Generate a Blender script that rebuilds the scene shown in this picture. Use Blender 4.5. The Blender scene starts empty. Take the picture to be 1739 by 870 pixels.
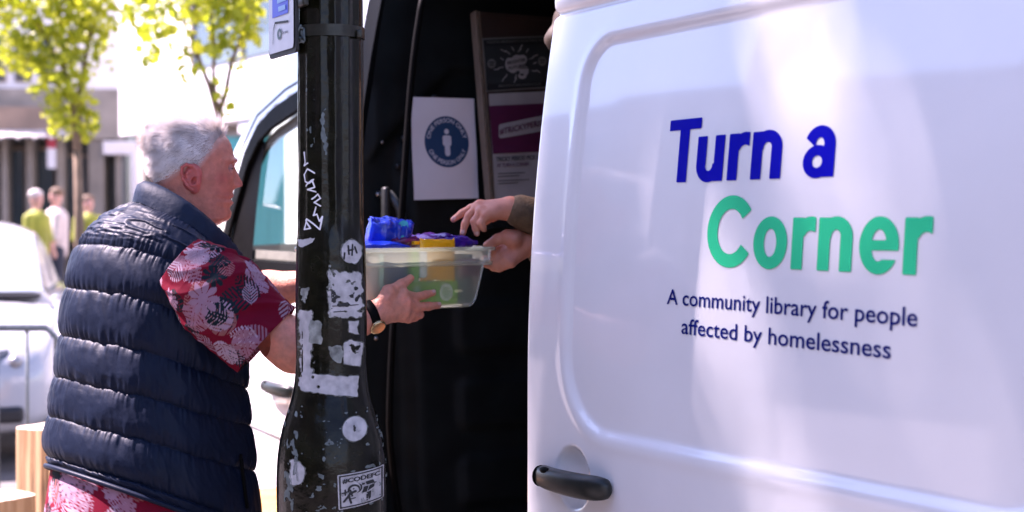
import bpy, bmesh, math, random
import numpy as np
from mathutils import Vector, Matrix, noise as mnoise

random.seed(7); np.random.seed(7)
SC = bpy.context.scene
COL = SC.collection
PI = math.pi

# ------------------------------------------------------------------ camera
EYE = 1.55
YAW = math.radians(28.0)          # angle between the van's long axis and the view
PITCH = math.radians(1.44)
FPX = 2500.0                      # focal length in photo pixels (1739 wide)
cam = bpy.data.cameras.new('camera')
cam.sensor_width = 36.0
cam.lens = FPX / 1739.0 * 36.0
cam.clip_start = 0.05
cam.clip_end = 2000.0
cam.dof.use_dof = True
cam.dof.focus_distance = 2.85
cam.dof.aperture_fstop = 3.6
camo = bpy.data.objects.new('camera', cam)
COL.objects.link(camo)
camo.location = (0, 0, EYE)
camo.rotation_euler = (PI / 2 - PITCH, 0, PI / 2 - YAW)
SC.camera = camo

# ------------------------------------------------------------------ sky, sun, exposure
SUN_AZ = (-0.68, -0.733)          # horizontal direction towards the sun
SUN_EL = math.radians(50)
SUN = Vector((SUN_AZ[0] * math.cos(SUN_EL), SUN_AZ[1] * math.cos(SUN_EL), math.sin(SUN_EL))).normalized()
world = bpy.data.worlds.new('World')
SC.world = world
world.use_nodes = True
wn = world.node_tree
sky = wn.nodes.new('ShaderNodeTexSky')
sky.sky_type = 'NISHITA'
sky.sun_disc = False
sky.sun_elevation = SUN_EL
sky.sun_rotation = math.atan2(SUN_AZ[0], SUN_AZ[1])
sky.air_density = 1.0
sky.dust_density = 0.4
sky.ozone_density = 2.0
bg = wn.nodes['Background']
bg.inputs['Strength'].default_value = 0.085
wn.links.new(sky.outputs[0], bg.inputs['Color'])
sun = bpy.data.lights.new('sun', 'SUN')
sun.energy = 5.0
sun.angle = math.radians(0.9)
sun.color = (1.0, 0.90, 0.84)
suno = bpy.data.objects.new('sun', sun)
COL.objects.link(suno)
suno.rotation_euler = SUN.to_track_quat('Z', 'Y').to_euler()
suno.location = (0, -10, 12)
SC.view_settings.view_transform = 'Standard'
SC.view_settings.look = 'None'
SC.view_settings.gamma = 1.0
SC.view_settings.use_curve_mapping = False
SC.view_settings.exposure = 2.38
SC.view_settings.use_white_balance = True
SC.view_settings.white_balance_temperature = 6300
SC.view_settings.white_balance_tint = 34
SC.render.engine = 'CYCLES'
SC.cycles.use_denoising = True
SC.cycles.max_bounces = 10
SC.cycles.transparent_max_bounces = 16
SC.cycles.caustics_reflective = False
SC.cycles.caustics_refractive = False
SC.cycles.sample_clamp_indirect = 6.0

# ------------------------------------------------------------------ layout helpers
FWD = Vector((-math.cos(YAW) * math.cos(PITCH), math.sin(YAW) * math.cos(PITCH), -math.sin(PITCH)))
RGT = Vector((math.sin(YAW), math.cos(YAW), 0))
UPV = RGT.cross(FWD)


def at(px, py, d):
    """a place in the world from a photo pixel and its distance along the view"""
    return Vector((0, 0, EYE)) + d * (FWD + RGT * ((px - 869.5) / FPX) + UPV * ((435 - py) / FPX))


def V(*a):
    return Vector(a)


def link(o, parent=None):
    COL.objects.link(o)
    if parent is not None:
        o.parent = parent
        o.matrix_parent_inverse = parent_world(parent).inverted()
    return o


def parent_world(o):
    m = o.matrix_basis.copy()
    if o.parent is not None:
        m = parent_world(o.parent) @ o.matrix_parent_inverse @ m
    return m


def tag(o, label=None, cat=None, group=None, kind=None):
    if label: o['label'] = label
    if cat: o['category'] = cat
    if group: o['group'] = group
    if kind: o['kind'] = kind
    return o


def thing(name, loc, label, cat, group=None):
    o = bpy.data.objects.new(name, None)
    o.empty_display_size = 0.1
    o.location = loc
    COL.objects.link(o)
    return tag(o, label, cat, group)


def mesh(name, verts, faces, mat=None, parent=None, smooth=True, **kw):
    me = bpy.data.meshes.new(name)
    if isinstance(verts, np.ndarray): verts = verts.tolist()
    if isinstance(faces, np.ndarray): faces = faces.tolist()
    me.from_pydata([tuple(v) for v in verts], [], [tuple(f) for f in faces])
    if smooth:
        me.polygons.foreach_set('use_smooth', [True] * len(me.polygons))
    if mat is not None:
        for m in (mat if isinstance(mat, (list, tuple)) else [mat]):
            me.materials.append(m)
    me.update()
    o = bpy.data.objects.new(name, me)
    link(o, parent)
    return tag(o, **kw)


class MB:
    """collects shapes that belong to one part"""
    def __init__(s):
        s.v = []; s.f = []

    def add(s, v, f):
        n = len(s.v)
        s.v += [tuple(x) for x in v]
        s.f += [tuple(i + n for i in q) for q in f]
        return s

    def box(s, c, size, rot=None, bev=0.0):
        hx, hy, hz = size[0] / 2, size[1] / 2, size[2] / 2
        if bev <= 0:
            v = [V(x, y, z) for z in (-hz, hz) for y in (-hy, hy) for x in (-hx, hx)]
            f = [(0, 2, 3, 1), (4, 5, 7, 6), (0, 1, 5, 4), (2, 6, 7, 3), (0, 4, 6, 2), (1, 3, 7, 5)]
        else:
            bm = bmesh.new()
            bmesh.ops.create_cube(bm, size=1.0)
            bmesh.ops.scale(bm, vec=(size[0], size[1], size[2]), verts=bm.verts)
            bmesh.ops.bevel(bm, geom=list(bm.edges), offset=min(bev, min(size) * 0.45), segments=3, affect='EDGES', profile=0.5)
            bm.verts.index_update()
            v = [x.co.copy() for x in bm.verts]
            f = [tuple(q.index for q in p.verts) for p in bm.faces]
            bm.free()
        if rot is not None: v = [rot @ p for p in v]
        c = Vector(c)
        return s.add([p + c for p in v], f)

    def tube(s, path, radii, n=12, caps=True, flat=1.0, up=None):
        path = [Vector(p) for p in path]
        if not hasattr(radii, '__len__'): radii = [radii] * len(path)
        rings = []
        prev = None
        for i, p in enumerate(path):
            t = (path[min(i + 1, len(path) - 1)] - path[max(i - 1, 0)]).normalized()
            if prev is None:
                a = Vector(up) if up is not None else (V(0, 0, 1) if abs(t.z) < 0.9 else V(1, 0, 0))
                u = (a - t * a.dot(t)).normalized()
            else:
                u = (prev - t * prev.dot(t)).normalized()
            prev = u
            w = t.cross(u)
            rings.append([p + (u * math.cos(k * 2 * PI / n) * flat + w * math.sin(k * 2 * PI / n)) * radii[i] for k in range(n)])
        return s.loft(rings, caps)

    def loft(s, rings, caps=True):
        n = len(rings[0]); v = [p for r in rings for p in r]; f = []
        for i in range(len(rings) - 1):
            for k in range(n):
                k2 = (k + 1) % n
                f.append((i * n + k, i * n + k2, (i + 1) * n + k2, (i + 1) * n + k))
        if caps:
            f.append(tuple(range(n - 1, -1, -1)))
            f.append(tuple((len(rings) - 1) * n + k for k in range(n)))
        return s.add(v, f)

    def sphere(s, c, r, n=16, m=10, sc=(1, 1, 1), rot=None):
        rings = []
        for i in range(1, m):
            a = PI * i / m
            ring = []
            for k in range(n):
                b = 2 * PI * k / n
                p = V(math.sin(a) * math.cos(b) * sc[0], math.sin(a) * math.sin(b) * sc[1], math.cos(a) * sc[2]) * r
                if rot is not None: p = rot @ p
                ring.append(p + Vector(c))
            rings.append(ring)
        return s.loft(rings[::-1], True)

    def build(s, name, mat, parent=None, smooth=False, **kw):
        return mesh(name, s.v, s.f, mat, parent, smooth, **kw)


def lerp(a, b, t): return a + (b - a) * t


def interp(x, xs, ys): return float(np.interp(x, xs, ys))


def spline(xs, ys):
    """smooth monotone-ish interpolation (Catmull-Rom on uneven knots)"""
    xs = np.array(xs, float); ys = np.array(ys, float)
    m = np.gradient(ys, xs)

    def f(x):
        x = np.clip(np.asarray(x, float), xs[0], xs[-1])
        i = np.clip(np.searchsorted(xs, x) - 1, 0, len(xs) - 2)
        h = xs[i + 1] - xs[i]; t = (x - xs[i]) / h
        return ((2 * t**3 - 3 * t**2 + 1) * ys[i] + (t**3 - 2 * t**2 + t) * h * m[i]
                + (-2 * t**3 + 3 * t**2) * ys[i + 1] + (t**3 - t**2) * h * m[i + 1])
    return f


def sstep(a, b, x):
    t = np.clip((x - a) / (b - a), 0, 1)
    return t * t * (3 - 2 * t)


# ------------------------------------------------------------------ smooth value noise on arrays
_perm = np.random.RandomState(3).permutation(512)


def vnoise(x, y, z=0.0):
    x, y, z = np.broadcast_arrays(np.asarray(x, float), np.asarray(y, float), np.asarray(z, float))
    xi = np.floor(x).astype(int); yi = np.floor(y).astype(int); zi = np.floor(z).astype(int)
    fx = x - xi; fy = y - yi; fz = z - zi
    fx = fx * fx * (3 - 2 * fx); fy = fy * fy * (3 - 2 * fy); fz = fz * fz * (3 - 2 * fz)

    def h(a, b, c):
        return _perm[(_perm[(_perm[a & 511] + b) & 511] + c) & 511] / 511.0
    r = 0
    for dz in (0, 1):
        for dy in (0, 1):
            for dx in (0, 1):
                w = (fx if dx else 1 - fx) * (fy if dy else 1 - fy) * (fz if dz else 1 - fz)
                r = r + w * h(xi + dx, yi + dy, zi + dz)
    return r * 2 - 1


def fbm(x, y, z=0.0, o=4):
    r = 0; a = 0.5
    for i in range(o):
        r = r + a * vnoise(x, y, z)
        x = np.asarray(x) * 2.03 + 17.1; y = np.asarray(y) * 2.03 + 5.3; z = np.asarray(z) * 2.03 + 9.7
        a *= 0.5
    return r


# ------------------------------------------------------------------ flat shapes from 2D signed distances
def seg(x, y, a, b):
    ax, ay = a; bx, by = b
    px, py = x - ax, y - ay; dx, dy = bx - ax, by - ay
    t = np.clip((px * dx + py * dy) / (dx * dx + dy * dy + 1e-12), 0, 1)
    return np.hypot(px - t * dx, py - t * dy)


def rect(x, y, x0, x1, y0, y1, r=0.0):
    cx, cy = (x0 + x1) / 2, (y0 + y1) / 2
    qx = np.abs(x - cx) - (x1 - x0) / 2 + r; qy = np.abs(y - cy) - (y1 - y0) / 2 + r
    return np.hypot(np.maximum(qx, 0), np.maximum(qy, 0)) + np.minimum(np.maximum(qx, qy), 0) - r


def ell(x, y, cx, cy, rx, ry):
    return (np.hypot((x - cx) / rx, (y - cy) / ry) - 1) * min(rx, ry)


def poly(x, y, pts):
    d = np.full(np.shape(x), 1e9); s = np.ones(np.shape(x))
    n = len(pts)
    for i in range(n):
        a = pts[i]; b = pts[i - 1]
        d = np.minimum(d, seg(x, y, a, b))
        c1 = (y >= a[1]) & (y < b[1]) & ((b[0] - a[0]) * (y - a[1]) > (b[1] - a[1]) * (x - a[0]))
        c2 = (y < a[1]) & (y >= b[1]) & ((b[0] - a[0]) * (y - a[1]) < (b[1] - a[1]) * (x - a[0]))
        s = np.where(c1 | c2, -s, s)
    return d * s


def fill2d(fn, x0, x1, y0, y1, h):
    """a flat mesh of where fn(x, y) < 0 : marching squares"""
    nx = max(2, int(math.ceil((x1 - x0) / h)) + 1); ny = max(2, int(math.ceil((y1 - y0) / h)) + 1)
    X, Y = np.meshgrid(np.linspace(x0, x1, nx), np.linspace(y0, y1, ny), indexing='ij')
    D = fn(X, Y)
    ins = D < 0
    vid = {}; vs = []; fs = []

    def vert(key, p):
        k = vid.get(key)
        if k is None:
            k = len(vs); vid[key] = k; vs.append(p)
        return k
    any_in = ins[:-1, :-1] | ins[1:, :-1] | ins[1:, 1:] | ins[:-1, 1:]
    for i, j in zip(*np.nonzero(any_in)):
        cs = ((i, j), (i + 1, j), (i + 1, j + 1), (i, j + 1))
        f = []
        for q in range(4):
            a = cs[q]; b = cs[(q + 1) % 4]
            if ins[a]: f.append(vert(a, (X[a], Y[a])))
            if ins[a] != ins[b]:
                t = D[a] / (D[a] - D[b])
                k = (a, b) if a < b else (b, a)
                f.append(vert(k, (X[a] + (X[b] - X[a]) * t, Y[a] + (Y[b] - Y[a]) * t)))
        if len(f) >= 3: fs.append(tuple(f))
    return vs, fs


def islands(v, f, least=4):
    par = list(range(len(v)))

    def find(a):
        while par[a] != a:
            par[a] = par[par[a]]; a = par[a]
        return a
    for q in f:
        for k in q[1:]: par[find(q[0])] = find(k)
    grp = {}
    for q in f: grp.setdefault(find(q[0]), []).append(q)
    for fs in grp.values():
        if len(fs) < least: continue
        ids = sorted({i for q in fs for i in q}); mp = {i: n for n, i in enumerate(ids)}
        yield [v[i] for i in ids], [tuple(mp[i] for i in q) for q in fs]


# ------------------------------------------------------------------ solids from 3D signed distances
class Grid:
    def __init__(s, lo, hi, h):
        s.lo = np.array(lo, float); s.h = h
        n = np.ceil((np.array(hi, float) - s.lo) / h).astype(int) + 1
        s.n = n
        s.a = np.full(tuple(n), 0.5, np.float32)

    def _win(s, lo, hi):
        i0 = np.clip(np.floor((np.array(lo) - s.lo) / s.h).astype(int), 0, s.n)
        i1 = np.clip(np.ceil((np.array(hi) - s.lo) / s.h).astype(int) + 1, 0, s.n)
        if (i1 <= i0).any(): return None
        ax = [s.lo[k] + np.arange(i0[k], i1[k]) * s.h for k in range(3)]
        P = np.meshgrid(*ax, indexing='ij')
        return tuple(slice(i0[k], i1[k]) for k in range(3)), P

    def _mix(s, w, d, k, sub=False):
        sl = w[0]; a = s.a[sl]
        if sub:
            hh = np.clip(0.5 - 0.5 * (a + d) / k, 0, 1)
            s.a[sl] = (a * (1 - hh) - d * hh + k * hh * (1 - hh)).astype(np.float32)
        else:
            hh = np.clip(0.5 + 0.5 * (d - a) / k, 0, 1)
            s.a[sl] = (d * (1 - hh) + a * hh - k * hh * (1 - hh)).astype(np.float32)

    def cone(s, a, b, r1, r2, k=0.01, sub=False):
        a = np.array(a, float); b = np.array(b, float); r = max(r1, r2) + k * 1.5 + s.h * 2
        w = s._win(np.minimum(a, b) - r, np.maximum(a, b) + r)
        if w is None: return s
        X, Y, Z = w[1]; d = b - a; L = float(d @ d) + 1e-12
        t = np.clip(((X - a[0]) * d[0] + (Y - a[1]) * d[1] + (Z - a[2]) * d[2]) / L, 0, 1)
        q = np.sqrt((X - a[0] - t * d[0])**2 + (Y - a[1] - t * d[1])**2 + (Z - a[2] - t * d[2])**2) - (r1 + (r2 - r1) * t)
        s._mix(w, q, k, sub)
        return s

    def chain(s, pts, rad, k=0.01):
        for i in range(len(pts) - 1): s.cone(pts[i], pts[i + 1], rad[i], rad[i + 1], k)
        return s

    def ellip(s, c, r, axes=None, k=0.01, sub=False):
        c = np.array(c, float); r = np.array(r, float); R = r.max() + k * 1.5 + s.h * 2
        w = s._win(c - R, c + R)
        if w is None: return s
        X, Y, Z = [w[1][i] - c[i] for i in range(3)]
        if axes is not None:
            A = [np.array(q, float) for q in axes]
            X, Y, Z = [X * q[0] + Y * q[1] + Z * q[2] for q in A]
        k0 = np.sqrt((X / r[0])**2 + (Y / r[1])**2 + (Z / r[2])**2)
        k1 = np.sqrt((X / r[0]**2)**2 + (Y / r[1]**2)**2 + (Z / r[2]**2)**2) + 1e-9
        s._mix(w, k0 * (k0 - 1) / k1, k, sub)
        return s

    def nets(s):
        a = s.a; n = np.array(a.shape); ins = a < 0
        c = np.zeros(tuple(n - 1), np.int8)
        for dx in (0, 1):
            for dy in (0, 1):
                for dz in (0, 1):
                    c += ins[dx:n[0] - 1 + dx, dy:n[1] - 1 + dy, dz:n[2] - 1 + dz]
        act = (c > 0) & (c < 8)
        I = np.argwhere(act)
        idx = np.full(act.shape, -1, np.int64); idx[act] = np.arange(len(I))
        acc = np.zeros((len(I), 3)); cnt = np.zeros(len(I))
        cor = [(x, y, z) for x in (0, 1) for y in (0, 1) for z in (0, 1)]
        for p in cor:
            for ax in range(3):
                if p[ax]: continue
                q = list(p); q[ax] = 1
                va = a[I[:, 0] + p[0], I[:, 1] + p[1], I[:, 2] + p[2]]
                vb = a[I[:, 0] + q[0], I[:, 1] + q[1], I[:, 2] + q[2]]
                m = (va < 0) != (vb < 0)
                t = np.where(m, va / np.where(m, va - vb, 1), 0)
                pt = np.array(p, float) + np.outer(t, np.eye(3)[ax])
                acc += pt * m[:, None]; cnt += m
        verts = s.lo + (I + acc / cnt[:, None]) * s.h
        faces = []
        for ax in range(3):
            u, v = (ax + 1) % 3, (ax + 2) % 3
            A = np.moveaxis(ins, ax, 0)
            d = A[:-1] != A[1:]
            E = np.argwhere(np.moveaxis(d, 0, ax))
            E = E[(E[:, u] > 0) & (E[:, v] > 0) & (E[:, u] < n[u] - 1) & (E[:, v] < n[v] - 1)]
            if not len(E): continue

            def cell(du, dv):
                q = E.copy(); q[:, u] += du; q[:, v] += dv
                return idx[q[:, 0], q[:, 1], q[:, 2]]
            Q = np.stack([cell(-1, -1), cell(0, -1), cell(0, 0), cell(-1, 0)], 1)
            flip = ~ins[E[:, 0], E[:, 1], E[:, 2]]
            Q[flip] = Q[flip][:, ::-1]
            faces.append(Q)
        F = np.concatenate(faces) if faces else np.zeros((0, 4), int)
        return verts, F[(F >= 0).all(1)]


def join(parts):
    vs = []; fs = []; n = 0
    for v, f in parts:
        v = np.asarray(v, float); f = np.asarray(f)
        vs.append(v); fs += (f + n).tolist(); n += len(v)
    return np.concatenate(vs), fs


# ------------------------------------------------------------------ materials
def nd(nt, typ, **kw):
    n = nt.nodes.new(typ)
    for k, v in kw.items(): setattr(n, k, v)
    return n


def mat(name, col, rough=0.5, metal=0.0, var=0.12, scale=14.0, bump=0.0, bscale=120.0, coat=0.0, spec=0.5,
        col2=None, streak=None, rvar=0.1, attr=None, sss=0.0, trans=0.0, ior=1.45, coat_rough=0.05, sheen=0.0, detail=4.0):
    m = bpy.data.materials.new(name)
    m.use_nodes = True
    nt = m.node_tree; b = nt.nodes['Principled BSDF']
    geo = nd(nt, 'ShaderNodeNewGeometry')
    mp = nd(nt, 'ShaderNodeMapping')
    nt.links.new(geo.outputs['Position'], mp.inputs['Vector'])
    if streak: mp.inputs['Scale'].default_value = streak
    nz = nd(nt, 'ShaderNodeTexNoise')
    nz.inputs['Scale'].default_value = scale; nz.inputs['Detail'].default_value = detail
    nt.links.new(mp.outputs[0], nz.inputs['Vector'])
    mix = nd(nt, 'ShaderNodeMix', data_type='RGBA')
    rmp = nd(nt, 'ShaderNodeMapRange')
    rmp.inputs['From Min'].default_value = 0.3; rmp.inputs['From Max'].default_value = 0.7
    nt.links.new(nz.outputs['Fac'], rmp.inputs['Value'])
    nt.links.new(rmp.outputs[0], mix.inputs['Factor'])
    if attr:
        at_ = nd(nt, 'ShaderNodeAttribute', attribute_name=attr)
        for k, f in ((6, 1 - var), (7, 1 + var)):
            mm = nd(nt, 'ShaderNodeMix', data_type='RGBA', blend_type='MULTIPLY')
            mm.inputs['Factor'].default_value = 1.0
            nt.links.new(at_.outputs['Color'], mm.inputs[6])
            mm.inputs[7].default_value = (f, f, f, 1)
            nt.links.new(mm.outputs[2], mix.inputs[k])
    else:
        c2 = col2 if col2 else tuple(min(1, c * (1 + var)) for c in col)
        c1 = col if col2 else tuple(c * (1 - var) for c in col)
        mix.inputs[6].default_value = (*c1, 1); mix.inputs[7].default_value = (*c2, 1)
    nt.links.new(mix.outputs[2], b.inputs['Base Color'])
    rr = nd(nt, 'ShaderNodeMapRange')
    rr.inputs['To Min'].default_value = max(0.02, rough - rvar * rough); rr.inputs['To Max'].default_value = min(1, rough + rvar * rough)
    nt.links.new(nz.outputs['Fac'], rr.inputs['Value'])
    nt.links.new(rr.outputs[0], b.inputs['Roughness'])
    b.inputs['Metallic'].default_value = metal
    b.inputs['Specular IOR Level'].default_value = spec
    b.inputs['IOR'].default_value = ior
    b.inputs['Coat Weight'].default_value = coat
    b.inputs['Coat Roughness'].default_value = coat_rough
    b.inputs['Sheen Weight'].default_value = sheen
    b.inputs['Transmission Weight'].default_value = trans
    if sss:
        b.inputs['Subsurface Weight'].default_value = sss
        b.inputs['Subsurface Radius'].default_value = (0.012, 0.005, 0.003)
        b.inputs['Subsurface Scale'].default_value = 0.6
    if bump:
        nb = nd(nt, 'ShaderNodeTexNoise')
        nb.inputs['Scale'].default_value = bscale; nb.inputs['Detail'].default_value = 5
        nt.links.new(mp.outputs[0], nb.inputs['Vector'])
        bp = nd(nt, 'ShaderNodeBump')
        bp.inputs['Strength'].default_value = bump; bp.inputs['Distance'].default_value = 0.01
        nt.links.new(nb.outputs['Fac'], bp.inputs['Height'])
        nt.links.new(bp.outputs[0], b.inputs['Normal'])
    return m


def paint_attr(o, cols, name='print'):
    a = o.data.color_attributes.new(name, 'FLOAT_COLOR', 'POINT')
    c = np.ones((len(o.data.vertices), 4), np.float32); c[:, :3] = cols
    a.data.foreach_set('color', c.ravel())


def schlick(nt, f0=0.045):
    """reflectance of a thin pane, the same from both sides"""
    g = nd(nt, 'ShaderNodeNewGeometry'); d = nd(nt, 'ShaderNodeVectorMath', operation='DOT_PRODUCT')
    nt.links.new(g.outputs['Incoming'], d.inputs[0]); nt.links.new(g.outputs['Normal'], d.inputs[1])
    a = nd(nt, 'ShaderNodeMath', operation='ABSOLUTE'); nt.links.new(d.outputs['Value'], a.inputs[0])
    s = nd(nt, 'ShaderNodeMath', operation='SUBTRACT'); s.inputs[0].default_value = 1.0; nt.links.new(a.outputs[0], s.inputs[1])
    p = nd(nt, 'ShaderNodeMath', operation='POWER'); nt.links.new(s.outputs[0], p.inputs[0]); p.inputs[1].default_value = 5.0
    m = nd(nt, 'ShaderNodeMath', operation='MULTIPLY_ADD'); nt.links.new(p.outputs[0], m.inputs[0]); m.inputs[1].default_value = 1 - f0; m.inputs[2].default_value = f0
    return m


def glass_mat(name, tint=(1, 1, 1), rough=0.0, alpha=0.85):
    """thin pane: mostly clear, with real reflections"""
    m = bpy.data.materials.new(name); m.use_nodes = True
    nt = m.node_tree; nt.nodes.clear()
    out = nd(nt, 'ShaderNodeOutputMaterial')
    tr = nd(nt, 'ShaderNodeBsdfTransparent'); tr.inputs[0].default_value = (*tint, 1)
    gl = nd(nt, 'ShaderNodeBsdfGlossy'); gl.inputs['Roughness'].default_value = rough
    fr = schlick(nt)
    mx = nd(nt, 'ShaderNodeMixShader')
    nt.links.new(fr.outputs[0], mx.inputs[0]); nt.links.new(tr.outputs[0], mx.inputs[1]); nt.links.new(gl.outputs[0], mx.inputs[2])
    nt.links.new(mx.outputs[0], out.inputs[0])
    return m


def text_verts(s, size=1.0, offset=0.0, align='LEFT', shear=0.0):
    c = bpy.data.curves.new('txt', 'FONT')
    c.body = s; c.size = size; c.offset = offset; c.align_x = align; c.shear = shear; c.resolution_u = 4
    o = bpy.data.objects.new('txt', c); COL.objects.link(o)
    dg = bpy.context.evaluated_depsgraph_get()
    me = bpy.data.meshes.new_from_object(o.evaluated_get(dg))
    v = [(q.co.x, q.co.y) for q in me.vertices]; f = [tuple(p.vertices) for p in me.polygons]
    bpy.data.objects.remove(o); bpy.data.meshes.remove(me); bpy.data.curves.remove(c)
    return v, f


def fit(v, x0, x1, y0=None, y1=None):
    """scale 2D points to span x0..x1 (and baseline kept unless y0, y1 are given)"""
    a = np.array(v); lo = a.min(0); hi = a.max(0)
    sx = (x1 - x0) / (hi[0] - lo[0])
    a[:, 0] = x0 + (a[:, 0] - lo[0]) * sx
    if y0 is not None: a[:, 1] = y0 + (a[:, 1] - lo[1]) * (y1 - y0) / (hi[1] - lo[1])
    return a
# clusters of the off-picture street tree: (what it shades, distance towards the sun, radius, leaves)
SHADE = [((x, 1.45, z), 13.0 + .25 * ((i + j) % 3), .42, 400) for i, x in enumerate((-1.95, -1.6, -1.25, -.8)) for j, z in enumerate((.85, 1.3, 1.75, 2.2))]
SHADE += [((-2.30, 1.45, z), 13.1, .26, 190) for z in (.95, 1.2, 1.45, 1.7, 1.95, 2.2)] + [((-2.50, 1.45, z), 13.1, .18, 90) for z in (1.25, 1.5, 1.7, 1.9, 2.1)]
SHADE += [((-2.44, .98, z), 13.0, .17, 90) for z in (.8, 1.0, 1.2, 1.4, 1.6, 1.8, 2.0, 2.2)]
SHADE += [((-2.90, 1.50, 1.50), 13.0, .20, 130), ((-2.85, .92, 1.40), 13.0, .12, 60), ((-2.86, 1.03, 1.30), 13.0, .12, 60), ((-2.70, 1.2, 1.35), 13.0, .17, 90)]
SHADE += [((-.3, 1.2, 1.6), 13.2, .7, 800), ((.4, 1.2, 2.0), 13.4, .8, 800), ((-1.5, 1.3, 2.9), 13.5, .7, 700), ((-.6, 1.3, .6), 13.0, .6, 600)]
SHADE += [((-4.55, 1.66, 2.05), 13.0, .34, 200), ((-4.85, 1.66, 1.86), 13.0, .22, 90), ((-4.3, 1.66, 2.2), 13.0, .35, 200)]
SHADE += [((-2.15, 1.45, z), 13.1, .22, 130) for z in (.9, 1.15, 1.4, 1.65, 1.9, 2.15)]
# thinner places between its branches (spot on the door, half width, half height, slant, share of leaves kept)
GAPS = [((-1.80, 1.45, 1.80), .135, .17, -1.3, .085), ((-1.83, 1.45, 1.14), .125, .17, -1.3, .085), ((-2.27, 1.45, 1.25), .05, .08, -1.2, .30), ((-1.36, 1.45, 1.78), .05, .08, -1.2, .4)]
# ================================================================== ground
M_paving = mat('paving', (0.50, 0.48, 0.46), 0.8, var=0.2, scale=3.0, bump=0.3, bscale=60)
_nt = M_paving.node_tree
_bk = nd(_nt, 'ShaderNodeTexBrick'); _bk.inputs['Scale'].default_value = 1.0
_bk.inputs['Color1'].default_value = (0.27, 0.26, 0.26, 1); _bk.inputs['Color2'].default_value = (0.22, 0.215, 0.215, 1)
_bk.inputs['Mortar'].default_value = (0.10, 0.095, 0.09, 1); _bk.inputs['Mortar Size'].default_value = 0.012
_bk.inputs['Brick Width'].default_value = 0.9; _bk.inputs['Row Height'].default_value = 0.6
_gp = nd(_nt, 'ShaderNodeNewGeometry')
_nt.links.new(_gp.outputs['Position'], _bk.inputs['Vector'])
_mx = nd(_nt, 'ShaderNodeMix', data_type='RGBA', blend_type='MULTIPLY'); _mx.inputs['Factor'].default_value = 1.0
_old = _nt.nodes['Principled BSDF'].inputs['Base Color'].links[0].from_socket
_nt.links.new(_bk.outputs['Color'], _mx.inputs[6]); _nt.links.new(_old, _mx.inputs[7])
_nt.links.new(_mx.outputs[2], _nt.nodes['Principled BSDF'].inputs['Base Color'])
g = 400
mesh('ground', [(-g, -g, 0), (g, -g, 0), (g, g, 0), (-g, g, 0)], [(0, 1, 2, 3)], M_paving, smooth=False, kind='structure')

# ================================================================== van
M_paint = mat('white_van_paint', (0.79, 0.79, 0.78), 0.32, var=0.03, scale=5, detail=9, coat=1.0, coat_rough=0.06, rvar=0.15, bump=0.012, bscale=25)
M_black = mat('black_plastic', (0.012, 0.014, 0.014), 0.42, var=0.3, scale=40, bump=0.08, bscale=600)
M_rubber = mat('black_rubber', (0.003, 0.003, 0.003), 0.6, var=0.3, scale=30, spec=.06)
M_bulk = mat('bulkhead_black', (0.006, 0.0085, 0.0085), 0.5, var=0.35, scale=9, bump=0.05, bscale=200, spec=0.14)
M_inner = mat('cab_lining', (0.14, 0.14, 0.11), 0.75, var=0.2, scale=20, bump=0.1)
M_glass = glass_mat('car_glass', (0.86, 0.93, 0.88))
M_tyre = mat('tyre_rubber', (0.02, 0.02, 0.02), 0.8, var=0.2, scale=40)
M_rim = mat('steel_rim', (0.35, 0.35, 0.36), 0.4, metal=0.7, var=0.2)
M_bolt = mat('zinc_bolt', (0.35, 0.35, 0.34), 0.35, metal=0.8, var=0.2)
M_blue = mat('vinyl_blue', (0.002, 0.002, 0.36), 0.7, var=0.05, scale=8, spec=.06)
M_green = mat('vinyl_green', (0.002, 0.56, 0.25), 0.7, var=0.05, scale=8, spec=.06)
M_navy = mat('vinyl_navy', (0.003, 0.010, 0.14), 0.7, var=0.08, scale=8, spec=.06)
M_handle = mat('handle_plastic', (0.008, 0.011, 0.009), 0.36, var=0.25, scale=60, bump=0.05, bscale=900)

YB = 1.55      # outer body side
YD = 1.43      # outer skin of the opened sliding door
YF = 3.50      # far side


def tum(z):
    z = np.asarray(z, float)
    return 0.11 * np.maximum(0, z - 1.2)**2 + 0.10 * np.maximum(0, 0.62 - z)**2


van = thing('van', (-2.0, 2.5, 0), 'large white panel van with blue and green lettering on its opened sliding door', 'van')


def side(name, fn, x0, x1, z0, z1, h, ybase, sgn, m, thick=0.03, parent=None, xoff=None):
    v, f = fill2d(fn, x0, x1, z0, z1, h)
    a = np.array(v)
    y = ybase + sgn * (tum(a[:, 1]) + (xoff(a[:, 0], a[:, 1]) if xoff else 0))
    vv = np.stack([a[:, 0], y, a[:, 1]], 1)
    if sgn > 0: f = f
    else: f = [q[::-1] for q in f]
    o = mesh(name, vv, f, m, parent if parent is not None else van)
    md = o.modifiers.new('t', 'SOLIDIFY'); md.thickness = thick; md.offset = -1
    return o


OUT = [(-6.02, 0.42), (-6.08, 0.80), (-5.98, 1.06), (-5.80, 1.25), (-5.55, 1.44), (-5.13, 1.775), (-4.90, 1.93), (-4.67, 2.085),
       (-4.40, 2.25), (-4.10, 2.38), (-3.70, 2.46), (-3.0, 2.50), (2.1, 2.50), (2.25, 2.30), (2.28, 0.42)]
WIN = [(-5.20, 1.36), (-5.04, 1.60), (-4.93, 1.77), (-4.83, 1.855), (-4.70, 1.90), (-4.45, 1.945), (-4.20, 1.965), (-4.12, 1.92), (-4.10, 1.36)]


def nose(x, z):      # the sides draw in towards the front
    return 0.22 * sstep(-4.9, -6.05, x)**1.5 + 0.02 * sstep(0.5, 2.2, x)


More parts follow.
